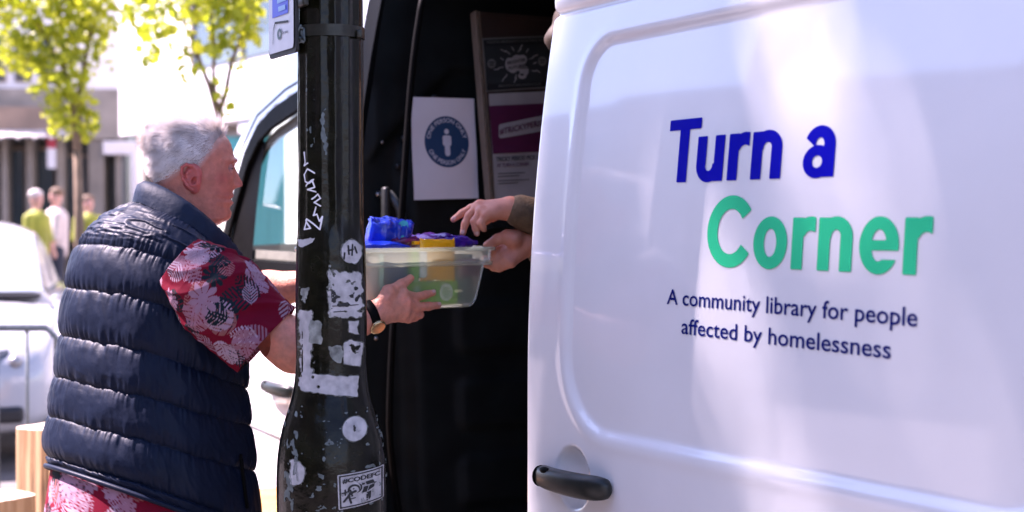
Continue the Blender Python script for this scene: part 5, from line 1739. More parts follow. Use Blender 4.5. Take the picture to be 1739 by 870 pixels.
if SHa.dot(RGT) > SHb.dot(RGT): SHa, SHb = SHb, SHa
# upper hand: wrist, elbow
D2 = 3.36
WU = at(872, 355, D2); EU = at(985, 400, 3.40)
WL = at(900, 412, D2 + .03); EL2 = at(1010, 470, 3.42)
G2 = Grid(np.array(RB) + np.array([-.42, -.55, .53]), np.array(RB) + np.array([.42, .36, 2.28]), .013)
hip = RB + V(0, 0, 1.36); ch = RB + V(0, 0, 1.74)
G2.cone(hip, ch, .13, .13, .05).cone(ch, hd + V(0, 0, -.10), .09, .052, .04)
for s in (1, -1):
    G2.cone(hip + r2 * .09 * s, RB + r2 * .10 * s + V(0, 0, .98) + f2 * .02, .085, .055, .03); G2.cone(RB + r2 * .10 * s + V(0, 0, .98) + f2 * .02, RB + r2 * .10 * s + V(0, 0, .60), .052, .038, .02)
    G2.cone(RB + r2 * .10 * s + V(0, 0, .575), RB + r2 * .10 * s + V(0, 0, .57) + f2 * .15, .038, .034, .02)
bv, bf_ = G2.nets()
G3 = Grid(np.array(hd) - .17, np.array(hd) + .17, .004)
G3.ellip(hd + V(0, 0, .03), (.074, .095, .10), (r2, f2, V(0, 0, 1)), .02).ellip(hd + f2 * .03 + V(0, 0, -.06), (.055, .055, .06), (r2, f2, V(0, 0, 1)), .03)
G3.cone(hd + f2 * .088 + V(0, 0, .015), hd + f2 * .108 + V(0, 0, -.022), .008, .013, .012)
G3.cone(hd + f2 * .082 - r2 * .018 + V(0, 0, -.055), hd + f2 * .082 + r2 * .018 + V(0, 0, -.055), .009, .009, .01)
for s in (1, -1):
    G3.ellip(hd + f2 * .088 + r2 * .030 * s + V(0, 0, .012), (.012, .008, .008), (r2, f2, V(0, 0, 1)), .008, sub=True)
    G3.ellip(hd + r2 * .076 * s, (.008, .016, .028), (r2, f2, V(0, 0, 1)), .008)
G3.cone(hd + V(0, 0, -.06), hd + V(0, 0, -.16), .054, .054, .02)
h3, f3 = G3.nets()
Pq = lambda px, py, dd=0.0: at(px, py, D2 + dd)
# upper hand: knuckles run away from the camera, fingers drop towards the box
kI, kM, kR, kP = Pq(815, 349, .03), Pq(812, 353, .012), Pq(818, 360, -.008), Pq(826, 366, -.022)
FI = [[kI, Pq(800, 354, .035), Pq(785, 362, .036), Pq(770, 373, .035)], [kM, Pq(797, 366, .014), Pq(790, 380, .012), Pq(786, 396, .010)],
      [kR, Pq(806, 377, -.012), Pq(808, 388, -.012), Pq(810, 397, -.010)], [kP, Pq(817, 380, -.024), Pq(820, 386, -.022), Pq(822, 390, -.018)]]
TH = [Pq(850, 352, .040), Pq(838, 366, .046), Pq(824, 374, .046), Pq(812, 380, .044)]
nails([FI[0], FI[1], FI[2]], per, .0070)
allp = np.array([list(q) for c in FI + [TH] for q in c] + [list(WU)])
Ga = Grid(allp.min(0) - .05, allp.max(0) + .07, .0024)
hand(Ga, (lerp(WU, kM, .15), .023), [(kI, .0120), (kM, .0125), (kR, .0120), (kP, .0108)], FI, [[.0118, .0096, .0084, .0068], [.0118, .0096, .0084, .0070], [.0115, .0098, .0082, .0068], [.010, .0088, .0074, .0062]], TH, [.015, .0125, .0100, .008])
Ga.cone(WU, lerp(WU, EU, .5), .0265, .030, .01)
va, fa = Ga.nets()
# lower hand under the end of the box: palm up, thumb on the rim
Q2 = lambda px, py, dd=0.0: at(px, py, D2 + .02 + dd)
kI, kM, kR, kP = Q2(857, 424, .02), Q2(858, 433, .004), Q2(862, 441, -.008), Q2(868, 446, -.016)
FI = [[kI, Q2(846, 427, .012), Q2(838, 430, .004), Q2(836, 425, -.006)], [kM, Q2(845, 438, .004), Q2(834, 442, .006), Q2(824, 440, .010)],
      [kR, Q2(850, 446, -.004), Q2(838, 451, .004), Q2(826, 450, .010)], [kP, Q2(858, 451, -.010), Q2(848, 456, 0), Q2(838, 456, .008)]]
TH = [Q2(880, 404, -.006), Q2(862, 402, -.008), Q2(845, 407, -.006), Q2(827, 416, 0)]
allp = np.array([list(q) for c in FI + [TH] for q in c] + [list(WL)])
Gc = Grid(allp.min(0) - .05, allp.max(0) + .07, .0024)
hand(Gc, (lerp(WL, kM, .1), .025), [(kI, .0125), (kM, .013), (kR, .0125), (kP, .0115)], FI, [[.0120, .0105, .0095, .008], [.0120, .0105, .0092, .0078], [.0118, .0102, .009, .0078], [.0105, .0095, .0085, .0075]], TH, [.019, .0150, .0118, .0088])
Gc.ellip(Q2(872, 408, -.016), (.022, .018, .018), None, .012)
Gc.cone(WL, lerp(WL, EL2, .5), .027, .032, .01)
vc, fc = Gc.nets()
av, af = join([(bv, bf_), (h3, f3), (va, fa), (vc, fc)])
mesh('body', av, af, M_skin2, per)
# jacket, trousers, hair
Gj = Grid(np.array(RB) + np.array([-.5, -.62, 1.2]), np.array(RB) + np.array([.5, .36, 2.02]), .008)
Gj.ellip(RB + V(0, 0, 1.50), (.20, .145, .26), (r2, f2, V(0, 0, 1)), .05).ellip(RB + V(0, 0, 1.74), (.205, .14, .18), (r2, f2, V(0, 0, 1)), .05)
Gj.cone(SHa, EU, .075, .056, .03).cone(EU, lerp(WU, EU, .10), .054, .0385, .02)
Gj.cone(SHb, EL2, .075, .056, .03).cone(EL2, lerp(WL, EL2, .22), .054, .042, .02)
Gj.cone(lerp(WU, EU, .22), lerp(WU, EU, .24), .042, .042, .003)
jv, jf = Gj.nets()
jn = .004 * fbm(jv[:, 0] * 26, jv[:, 1] * 26, jv[:, 2] * 26, 3)
jv = jv + jn[:, None] * np.array([.5, -.5, .6])
mesh('jacket', jv, jf, M_coat, per)
Gt = Grid(np.array(RB) + np.array([-.35, -.3, .54]), np.array(RB) + np.array([.35, .3, 1.5]), .014)
Gt.ellip(hip, (.165, .135, .14), (r2, f2, V(0, 0, 1)), .04)
for s in (1, -1): Gt.cone(hip + r2 * .09 * s, RB + r2 * .10 * s + V(0, 0, .60), .105, .075, .04)
tv2, tf2 = Gt.nets()
mesh('trousers', tv2, tf2, M_jean, per)
Gx = Grid(np.array(hd) - .30, np.array(hd) + .22, .006)
Gx.ellip(hd + V(0, 0, .045) - f2 * .018, (.092, .108, .108), (r2, f2, V(0, 0, 1)), .02)
for s in (1, -1): Gx.cone(hd + r2 * .075 * s - f2 * .02, hd + r2 * .085 * s - f2 * .03 + V(0, 0, -.17), .036, .026, .03)
Gx.cone(hd - f2 * .07, hd - f2 * .06 + V(0, 0, -.18), .06, .05, .04)
Gx.ellip(hd + f2 * .085 + V(0, 0, -.02), (.062, .06, .075), (r2, f2, V(0, 0, 1)), .015, sub=True)
Gx.cone(hd - f2 * .02, at(965, 30, 3.5), .05, .030, .02).cone(at(965, 30, 3.5), at(948, 66, 3.49), .028, .026, .02).cone(at(948, 66, 3.49), at(956, 112, 3.49), .025, .006, .02)
xv, xf = Gx.nets()
xn = .005 * fbm(xv[:, 0] * 60, xv[:, 1] * 60, xv[:, 2] * 9, 3)
xv = xv + xn[:, None]
mesh('hair', xv, xf, M_hair2, per)
# ================================================================== street behind
E1 = V(SUN_AZ[1] * -1, SUN_AZ[0], 0).normalized()
E2 = (V(0, 0, 1) - SUN * SUN.z).normalized()


def leaf_mat(name, c1, c2, trans=.5):
    m = bpy.data.materials.new(name); m.use_nodes = True
    nt = m.node_tree; nt.nodes.clear()
    out = nd(nt, 'ShaderNodeOutputMaterial')
    oi = nd(nt, 'ShaderNodeNewGeometry')
    wn_ = nd(nt, 'ShaderNodeTexNoise'); wn_.inputs['Scale'].default_value = 5.0
    nt.links.new(oi.outputs['Position'], wn_.inputs['Vector'])
    ad = nd(nt, 'ShaderNodeMath', operation='ADD'); nt.links.new(wn_.outputs['Fac'], ad.inputs[0])
    mu = nd(nt, 'ShaderNodeMath', operation='MULTIPLY_ADD'); nt.links.new(oi.outputs['Random Per Island'], mu.inputs[0]); mu.inputs[1].default_value = .6; mu.inputs[2].default_value = -.3
    nt.links.new(mu.outputs[0], ad.inputs[1])
    mx = nd(nt, 'ShaderNodeMix', data_type='RGBA'); nt.links.new(ad.outputs[0], mx.inputs['Factor'])
    mx.inputs[6].default_value = (*c1, 1); mx.inputs[7].default_value = (*c2, 1)
    d = nd(nt, 'ShaderNodeBsdfPrincipled'); d.inputs['Roughness'].default_value = .45
    t = nd(nt, 'ShaderNodeBsdfTranslucent'); s = nd(nt, 'ShaderNodeMixShader'); s.inputs[0].default_value = trans
    nt.links.new(mx.outputs[2], d.inputs['Base Color']); nt.links.new(mx.outputs[2], t.inputs[0])
    nt.links.new(d.outputs[0], s.inputs[1]); nt.links.new(t.outputs[0], s.inputs[2]); nt.links.new(s.outputs[0], out.inputs[0])
    return m


M_leaf = leaf_mat('spring_leaf', (.20, .27, .010), (.60, .60, .035), .6)
M_leaf2 = leaf_mat('plane_leaf', (.05, .085, .015), (.10, .15, .02), .25)
M_bark = mat('young_bark', (.16, .11, .07), .85, var=.35, scale=30, bump=.6, bscale=40, streak=(1, 1, .3))


def leaves(pts, size, rs):
    v = []; f = []
    for p in pts:
        p = Vector(p)
        n = Vector(rs.normal(0, 1, 3) + np.array([0, 0, .6])).normalized(); a = Vector(rs.normal(0, 1, 3)); u = (a - n * a.dot(n)).normalized(); w = n.cross(u)
        L = size * rs.uniform(.6, 1.25); W = L * rs.uniform(.32, .45); b = len(v)
        v += [p - u * L * .5, p + w * W - u * L * .08 + n * L * .06, p + u * L * .5 - n * L * .06, p - w * W - u * L * .08 + n * L * .06, p + w * W * .55 + u * L * .28, p - w * W * .55 + u * L * .28]
        f += [(b, b + 1, b + 4, b + 2), (b, b + 2, b + 5, b + 3)]
    return v, f


def tree(name, base, top, r, limbs, pts, size, m, label, seed, group=None):
    rs = np.random.RandomState(seed)
    t = thing(name, tuple(base), label, 'tree', group)
    tr = MB(); base = Vector(base); top = Vector(top)
    tr.tube([base, lerp(base, top, .3) + V(.02, 0, 0), lerp(base, top, .7) + V(-.03, .02, 0), top], [r * 1.25, r, r * .85, r * .7], 12)
    tr.build('trunk', M_bark, t, True)
    for (a, b, ra, rb) in limbs:
        a = Vector(a); b = Vector(b); mid = lerp(a, b, .5) + Vector(rs.normal(0, .05, 3)) * (b - a).length
        MB().tube([a, mid, b], [ra, (ra + rb) / 2, rb], 8).build('limb', M_bark, t, True)
    v, f = leaves(pts, size, rs)
    mesh('crown', v, f, m, t, False, kind='stuff')
    return t


def clump_pts(cs, rs):
    out = []
    for c, r, n in cs:
        d = rs.normal(0, 1, (n, 3)); d /= np.linalg.norm(d, axis=1)[:, None]
        out.append(np.array(c) + d * np.power(rs.rand(n, 1), .45) * np.array(r))
    return np.concatenate(out)


rs = np.random.RandomState(2)
# the young tree at the left edge
dT = 12.5
def tp_(px, py, d=dT): return at(px, py, d)
base = tp_(133, 372); base.z = 0
fork = tp_(131, 255)
cs = []
for px, py, rp, n in ((120, 190, 46, 210), (100, 140, 50, 260), (130, 90, 60, 300), (70, 60, 60, 280), (20, 30, 55, 230), (150, 30, 55, 230), (40, 90, 36, 110), (110, 0, 60, 260), (20, -40, 60, 200), (120, -70, 80, 300), (145, 215, 26, 70), (20, 100, 30, 60), (170, -10, 30, 70)):
    c = tp_(px, py, dT + rs.uniform(-.25, .25)); q = rp * dT / FPX
    cs.append((c, (q * 1.1, q * 1.1, q * 1.1), int(n * .74)))
limbs = [(fork, tp_(110, 120), .035, .02), (fork, tp_(148, 80), .035, .018), (tp_(110, 120), tp_(60, 30), .02, .01), (tp_(110, 120), tp_(120, -60), .02, .01), (tp_(148, 80), tp_(160, -40), .018, .008), (tp_(105, 150), tp_(30, 80), .015, .008)]
tree('young_tree', base, fork, .048, limbs, clump_pts(cs, rs), .085, M_leaf, 'slim young tree with dense yellow green leaves at the left edge', 3)
# the more open tree above the man's head
dT2 = 9.5
base = tp_(372, 372, dT2); base.z = 0
fork = tp_(370, 195, dT2)
cs = []
for px, py, rp, n in ((300, 20, 48, 70), (270, 60, 34, 40), (400, 10, 44, 70), (345, -10, 55, 90), (380, 75, 34, 34), (330, 90, 34, 30), (250, 10, 34, 44), (430, -30, 50, 80), (300, -60, 70, 120), (410, 110, 24, 12), (230, 20, 36, 50), (320, 5, 40, 60), (430, 25, 34, 40), (380, 30, 34, 40), (385, 185, 16, 9), (372, 150, 24, 10), (320, 130, 22, 10), (255, 95, 22, 12), (425, 60, 24, 18)):
    c = tp_(px, py, dT2 + rs.uniform(-.2, .2)); q = rp * dT2 / FPX
    cs.append((c, (q, q, q), n))
limbs = [(fork, tp_(345, 120, dT2), .022, .015), (tp_(345, 120, dT2), tp_(312, 40, dT2), .015, .01), (fork, tp_(364, 80, dT2), .018, .012), (tp_(364, 80, dT2), tp_(370, -40, dT2), .012, .006), (fork, tp_(392, 110, dT2), .022, .014), (tp_(392, 110, dT2), tp_(425, 10, dT2), .014, .008), (tp_(312, 40, dT2), tp_(270, -30, dT2), .01, .006)]
tree('young_tree', base, fork, .035, limbs, clump_pts(cs, rs), .075, M_leaf, 'sparse young tree forking behind the head of the man', 5)

# big street tree on the sunny side, out of the picture: its crown shades the column and the door
cs = []
for p_, t, ra, n in SHADE:
    c = Vector(p_) + SUN * t; cs.append((c, (ra, ra, ra), n))
cc = V(-1.4, 1.4, 1.6) + SUN * 13.0
base = V(cc.x, cc.y, 0)
fork = V(cc.x, cc.y, cc.z - 1.4)
limbs = [(fork, c, .06, .02) for c, _, _ in cs[:9]]
pts_ = clump_pts(cs, rs)
ka, kb = pts_ @ np.array(E1), pts_ @ np.array(E2)
for p_, wa_, wb_, sl, kp_ in GAPS:
    ga, gb = Vector(p_).dot(E1), Vector(p_).dot(E2)
    pts_ = pts_[(np.hypot((ka - ga - sl * (kb - gb)) / (wa_ + .04), (kb - gb) / (wb_ + .04)) > 1) | (rs.rand(len(pts_)) < kp_)]
    ka, kb = pts_ @ np.array(E1), pts_ @ np.array(E2)
tree('street_tree', base, fork, .14, limbs, pts_, .115, M_leaf2, 'leafy street tree beside the camera shading the lamp column and van door', 8)

# ------------------------------------------------------------------ buildings
M_white = mat('white_render', (.74, .72, .72), .8, var=.04, scale=1.5)
M_conc = mat('grey_concrete', (.27, .245, .21), .85, var=.2, scale=2.0, bump=.2, bscale=20)
M_dark = mat('shopfront_dark', (.05, .047, .04), .4, var=.4, scale=1.2)
M_brown = mat('fascia_brown', (.26, .19, .14), .7, var=.2, scale=2)
M_pane = mat('window_pane', (.05, .07, .08), .08, var=.3, scale=.7, coat=.5)
M_teal = mat('teal_hoarding', (.10, .46, .46), .6, var=.08, scale=1)
M_awn = mat('awning_cream', (.55, .50, .47), .8, var=.1, scale=4)
M_red = mat('sign_red', (.45, .05, .07), .6)


class Facade:
    def __init__(s, a, b):
        a = Vector(a); b = Vector(b); s.o = V(a.x, a.y, 0); s.u = V(b.x - a.x, b.y - a.y, 0).normalized(); s.n = V(s.u.y, -s.u.x, 0); s.L = (V(b.x, b.y, 0) - s.o).length

    def uv(s, px, py, out=0.0):
        p = hit(px, py, s.o + s.n * out, s.n); return (p - s.o).dot(s.u), p.z

    def P(s, u, z, out=0.0): return s.o + s.u * u + s.n * out + V(0, 0, z)

    def slab(s, name, u0, u1, z0, z1, o0, o1, m, parent):
        if u0 > u1: u0, u1 = u1, u0
        v = [s.P(u, z, o) for o in (o0, o1) for z in (z0, z1) for u in (u0, u1)]
        return mesh(name, v, [(0, 2, 3, 1), (4, 5, 7, 6), (0, 1, 5, 4), (2, 6, 7, 3), (0, 4, 6, 2), (1, 3, 7, 5)], m, parent, False)

    def px(s, name, x0, x1, y0, y1, o0, o1, m, parent):
        u0, z1 = s.uv(x0, y0, o1); u1, _ = s.uv(x1, y0, o1); _, z0 = s.uv((x0 + x1) / 2, y1, o1)
        _, z1 = s.uv((x0 + x1) / 2, y0, o1)
        return s.slab(name, u0, u1, max(z0, 0.001), z1, o0, o1, m, parent)


# white building along the street beyond the van
FC = Facade(at(196, 372, 30), at(620, 372, 21))
bC = thing('white_building', tuple(FC.o), 'bright white rendered building with a long dark window strip above recessed shops', 'building')
u0, zs_ = FC.uv(203, 231)
FC.slab('upper_wall', u0, u0 + 22, zs_, 14, -6, 0, M_white, bC)
FC.slab('recessed_wall', u0 - 1, u0 + 22, 0, zs_, -6, -1.6, M_conc, bC)
ul, zl = FC.uv(330, 118); ur, zu = FC.uv(452, 60)
FC.slab('window_strip', ul, u0 + 21, zl, zl + 1.15, -.1, .03, M_pane, bC)
FC.slab('strip_sill', ul - .2, u0 + 21.5, zl + 1.15, zl + 1.75, -.05, .5, M_white, bC)
for k in range(7): FC.slab('strip_mullion', ul + k * 2.2, ul + k * 2.2 + .08, zl, zl + 1.15, .03, .07, M_conc, bC)
ulw, _ = FC.uv(400, 300)
FC.slab('lower_wall', ulw, u0 + 22, 0, zs_ - .004, -5.9, -.06, M_white, bC)
for k in range(2): FC.slab('column', u0 + .6 + k * 3.6, u0 + 1.0 + k * 3.6, 0, zs_, -.6, -.15, M_conc, bC)
for k in range(2):
    f_ = FC.slab('shop_window', u0 + 1.3 + k * 3.6, u0 + 3.9 + k * 3.6, .4, zs_ - .5, -1.6, -1.52, M_white, bC)
    FC.slab('pane', u0 + 1.5 + k * 3.6, u0 + 3.7 + k * 3.6, .9, zs_ - .9, -1.52, -1.48, M_pane, f_)
FH = Facade(at(300, 372, 17), at(620, 372, 17))
hoard = thing('hoarding', tuple(FH.o), 'teal painted street hoarding seen beside the cab and through its windows', 'hoarding')
for k in range(4):
    a = 372 + k * 28
    FH.px('board', a, a + 27.4, 232, 425, 0, .05, M_teal, hoard)
FH.px('cap_rail', 370, 486, 226, 232, -.02, .08, M_conc, hoard)
for k in range(2): FH.px('post', 380 + k * 70, 386 + k * 70, 400, 500, -.12, 0, M_conc, hoard)

# shaded corner building with shops at the far left
FA = Facade(at(-120, 372, 33), at(215, 372, 33.5))
bA = thing('corner_building', tuple(FA.o), 'shaded corner building with dark shopfronts and a brown fascia at the far left', 'building')
FA.px('upper_wall', -120, 215, -260, 150, -5, 0, M_white, bA)
FA.px('fascia', -120, 112, 181, 222, -.2, .35, M_brown, bA)
FA.px('fascia', 112, 204, 168, 236, -.2, .20, M_conc, bA)
FA.px('cornice', -120, 215, 150, 182, -.3, .12, M_conc, bA)
FA.px('shop_wall', -120, 215, 222, 520, -5, -.5, M_dark, bA)
for x0, x1 in ((-40, -28), (2, 12), (44, 56), (96, 108), (150, 176), (196, 206)):
    FA.px('pilaster', x0, x1, 236, 520, -.5, .1, M_conc, bA)
for x0, x1, y0, y1 in ((14, 42, 250, 400), (60, 94, 250, 400), (112, 148, 262, 400), (-26, 0, 250, 400)):
    w_ = FA.px('shop_window', x0, x1, y0, y1, -.5, -.44, M_brown, bA)
    FA.px('pane', x0 + 3, x1 - 3, y0 + 6, y1 - 4, -.44, -.40, M_pane, w_)
for x0, x1, y0, y1 in ((-20, 10, 60, 140), (24, 52, 60, 140), (66, 94, 60, 140)):
    w_ = FA.px('window', x0, x1, y0, y1, -.02, .04, M_conc, bA)
    FA.px('pane', x0 + 3, x1 - 3, y0 + 4, y1 - 4, .04, .08, M_pane, w_)
FA.px('white_frame', 175, 236, 240, 262, -.2, .3, M_white, bA)  # white frame round the shop opening
FA.px('white_frame', 222, 236, 262, 420, -.2, .3, M_white, bA)
for q, x in enumerate(range(-118, 112, 14)):
    u0_, z1_ = FA.uv(x, 221, .35); u1_, _ = FA.uv(x + 13, 221, .35); z0_ = FA.uv(x, 233 + (q % 2) * 2, .35)[1]
    v = [FA.P(u0_, z1_, .36), FA.P(u1_, z1_, .36), FA.P(u1_, z0_, 1.1), FA.P((u0_ + u1_) / 2, z0_ - .05, 1.12), FA.P(u0_, z0_, 1.1)]
    v += [p + V(0, 0, -.02) for p in v]
    mesh('awning_strip', v, [(0, 4, 3, 2, 1), (5, 6, 7, 8, 9), (0, 1, 6, 5), (1, 2, 7, 6), (2, 3, 8, 7), (3, 4, 9, 8), (4, 0, 5, 9)], M_awn, bA, False)
hs_ = thing('hanging_sign', tuple(FA.P(*FA.uv(87, 286, .9), .9)), 'red and white hanging banner sign on the corner shop', 'sign')
FA.px('banner', 80, 94, 226, 252, .85, .92, M_red, hs_)
FA.px('banner', 80, 94, 252, 286, .85, .92, M_white, hs_)
FA.px('arm', 78, 95, 222, 226, .1, .95, M_dark, hs_)

# ------------------------------------------------------------------ parked white car
M_car = mat('silver_car_paint', (.44, .45, .47), .3, var=.02, scale=3, coat=1.0)
M_lamp = mat('headlamp_glass', (.07, .075, .08), .12, metal=.2, var=.5, scale=14, coat=1)
M_trim = mat('car_trim', (.02, .02, .022), .5)
cF = (-FWD * math.cos(math.radians(14)) + RGT * math.sin(math.radians(14))); cF = V(cF.x, cF.y, 0).normalized(); cR = V(-cF.y, cF.x, 0)
if cR.dot(RGT) < 0: cR = -cR
c0 = at(-175, 372, 8.75); c0 = V(c0.x, c0.y, 0)
car = thing('parked_car', tuple(c0), 'pale parked car behind the steel barrier at the left edge', 'car')
def cp(l, w, z): return c0 - cF * l + cR * w + V(0, 0, z)
secs = []
for l, hw, zt_, zb_ in ((0, .62, .62, .30), (.04, .78, .70, .25), (.15, .86, .80, .22), (.35, .90, .90, .22), (.9, .92, 1.00, .22), (1.15, .92, 1.03, .22), (2.2, .93, 1.04, .22), (3.6, .92, 1.05, .22), (4.2, .90, 1.02, .24), (4.38, .82, .92, .30)):
    ring = []
    for a in np.linspace(0, 2 * PI, 40, endpoint=False):
        ca_, sa_ = math.cos(a), math.sin(a)
        ring.append(cp(l, hw * math.copysign(abs(ca_)**.35, ca_), (zt_ + zb_) / 2 + (zt_ - zb_) / 2 * math.copysign(abs(sa_)**.45, sa_)))
    secs.append(ring)
MB().loft(secs).build('body', M_car, car, True)
secs = []
for l, hw, zt_ in ((1.05, .78, 1.02), (1.35, .76, 1.18), (1.75, .70, 1.42), (2.0, .66, 1.50), (2.6, .66, 1.54), (3.3, .66, 1.52), (3.8, .66, 1.44), (4.2, .72, 1.05)):
    ring = []
    for a in np.linspace(0, 2 * PI, 40, endpoint=False):
        ca_, sa_ = math.cos(a), math.sin(a)
        ring.append(cp(l, hw * math.copysign(abs(ca_)**.5, ca_) * (1.08 - .10 * (sa_ > 0)), .95 + (zt_ - .95) * math.copysign(abs(sa_)**.4, sa_)))
    secs.append(ring)
MB().loft(secs).build('roof', M_car, car, True)
def cquad(name, pts, m, off=V(0, 0, 0)):
    return mesh(name, [cp(*p) + off for p in pts], [(0, 1, 2, 3)], m, car, False)
def cgrid(name, fn, m, n=12):
    vs = [fn(i / n, j / n) for j in range(n + 1) for i in range(n + 1)]
    return mesh(name, vs, [(j * (n + 1) + i, j * (n + 1) + i + 1, (j + 1) * (n + 1) + i + 1, (j + 1) * (n + 1) + i) for j in range(n) for i in range(n)], m, car)
M_wscr = mat('windscreen_sheen', (.30, .34, .38), .06, var=.15, scale=1.2, coat=1)  # pale grey-blue base stands in for sky mirrored in the glass
cgrid('windscreen', lambda u, v: cp(lerp(1.00, 1.70, v) - .05 + .12 * (2 * u - 1)**2 * .5, lerp(-.76, .76, u) * lerp(1.0, .86, v), lerp(1.045, 1.42, v) + .02), M_wscr)
for s in (1, -1):
    hl = cgrid('headlight', lambda u, v: cp(.02 + .30 * u**1.6 - .045 * math.sin(PI * v) + .02 * v, s * lerp(.42, .88, u), .615 + .045 * u + lerp(0, .10 + .05 * (u), v) * (1 - .5 * max(0, u - .8) * 5 * .5)), M_lamp)
    for q in (.52, .66): MB().sphere(cp(.01 + .15 * (q - .42), s * q, .68), .042, 14, 10).build('lamp_unit', M_rim, hl, True)
    MB().sphere(cp(.85, s * 1.02, 1.08), .11, 14, 10, (.6, .9, .65)).build('door_mirror', M_car, car, True)
    for l in (.85, 3.5):
        w_ = bpy.data.objects.new('wheel', None); w_.location = cp(l, s * .80, .32); link(w_, car)
        for nm, rr0, ww, mm in (('tyre', .32, .10, M_tyre), ('rim', .21, .106, M_rim)):
            MB().loft([[cp(l, s * .80, .32) + cR * dw + (cF * math.cos(a) + V(0, 0, 1) * math.sin(a)) * rq for a in np.linspace(0, 2 * PI, 28, endpoint=False)] for dw, rq in ((-ww, rr0 * .85), (-ww * .8, rr0), (ww * .8, rr0), (ww, rr0 * .85))]).build(nm, mm, w_, True)
MB().box(cp(1.0, 0, 1.035), (.12, 1.5, .03), Matrix.Rotation(math.atan2(cF.y, cF.x), 3, 'Z'), .01).build('wiper_cowl', M_trim, car)
MB().box(cp(.03, 0, .60), (.10, .84, .10), Matrix.Rotation(math.atan2(cF.y, cF.x), 3, 'Z'), .02).build('grille', M_trim, car)
MB().box(cp(.05, 0, .36), (.16, 1.42, .10), Matrix.Rotation(math.atan2(cF.y, cF.x), 3, 'Z'), .03).build('lower_intake', M_trim, car)
MB().box(cp(-.03, 0, .46), (.03, .52, .11), Matrix.Rotation(math.atan2(cF.y, cF.x), 3, 'Z'), .004).build('number_plate', M_awn, car)

# ------------------------------------------------------------------ steel barrier
M_galv = mat('galvanised_steel', (.16, .18, .18), .45, metal=.6, var=.2, scale=40)
dB = 6.8
ra = at(97, 557, dB); ub = RGT
zt_b, zb_b = ra.z, .18
bar_ = thing('crowd_barrier', (ra.x - ub.x, ra.y - ub.y, 0), 'galvanised steel crowd barrier standing in front of the pale car', 'barrier')
R0 = V(ra.x, ra.y, 0)
def bpt(l, z): return R0 - ub * l + V(0, 0, z)
MB().tube([bpt(0, zb_b), bpt(0, zt_b - .05), bpt(.05, zt_b), bpt(2.15, zt_b), bpt(2.2, zt_b - .05), bpt(2.2, zb_b), bpt(0, zb_b)], .017, 10).build('frame', M_galv, bar_, True)
for k in range(1, 16):
    MB().tube([bpt(k * .1395, zb_b), bpt(k * .1395, zt_b)], .0085, 8).build('upright', M_galv, bar_, True)
for l in (.4, 1.8):
    MB().tube([bpt(l, zb_b), bpt(l, .03)], .015, 8).tube([bpt(l, .03) + FWD * .3, bpt(l, .03) - FWD * .3], .015, 8).build('foot', M_galv, bar_, True)

# ------------------------------------------------------------------ timber
M_wood = mat('split_timber', (.26, .14, .06), .8, col2=(.50, .33, .18), scale=9, bump=.5, bscale=20, streak=(3.5, 3.5, .25), detail=8)
M_cut = mat('sawn_end', (.60, .48, .36), .8, var=.12, scale=16)
def stump(px, py, d, r, label, seed, slope=.0):
    c = at(px, py, d); b = V(c.x, c.y, 0)
    t = thing('tree_stump', tuple(b), label, 'stump', 'timber stumps')
    ca0 = math.atan2(-RGT.y, -RGT.x) + PI / 4 + .12
    n = 96; zs2 = np.linspace(0, 1, 30); rings = []
    for q in zs2:
        ring = []
        for a in np.linspace(0, 2 * PI, n, endpoint=False):
            rr1 = r * (1.02 - .03 * q + .035 * float(fbm(math.cos(a) * 2.2 + seed, math.sin(a) * 2.2, q * .5, 3)) - .05 * max(0, float(vnoise(a * 6 + seed, q * .8)))**.5) * .93 / (abs(math.cos(a - ca0))**5 + abs(math.sin(a - ca0))**5)**.2
            ring.append(b + V(math.cos(a) * rr1, math.sin(a) * rr1, q * (c.z + slope * (V(math.cos(a), math.sin(a), 0).dot(RGT)) * r)))
        rings.append(ring)
    MB().loft(rings, False).build('trunk_side', M_wood, t, True)
    k0 = rings[-1]
    mid = sum(k0, V(0, 0, 0)) / n
    MB().add([mid] + k0, [(0, i + 1, (i + 1) % n + 1) for i in range(n)]).build('cut_top', M_cut, t)
stump(150, 712, 5.2, .215, 'tall pale timber stump standing behind the man', 1, .12)
stump(-6, 842, 4.9, .11, 'low pale timber stump at the bottom left corner', 4, .0)
cr = at(472, 852, 3.95)
crate = thing('wooden_crate', (cr.x, cr.y, 0), 'low orange timber crate between the man and the cab door', 'crate')
M_crate = mat('crate_wood', (.46, .24, .07), .7, var=.25, scale=12, streak=(1, 1, 6), bump=.3)
for k in range(4):
    for (ox, oy, sx2, sy2) in ((0, .15, .40, .016), (0, -.15, .40, .016), (.2, 0, .016, .284), (-.2, 0, .016, .284)):
        MB().box((cr.x + ox, cr.y + oy, cr.z - .11 - k * .2), (sx2, sy2, .18), None, .004).build('slat', M_crate, crate)
MB().box((cr.x, cr.y, cr.z - .008), (.42, .33, .016), None, .004).build('lid', M_crate, crate)

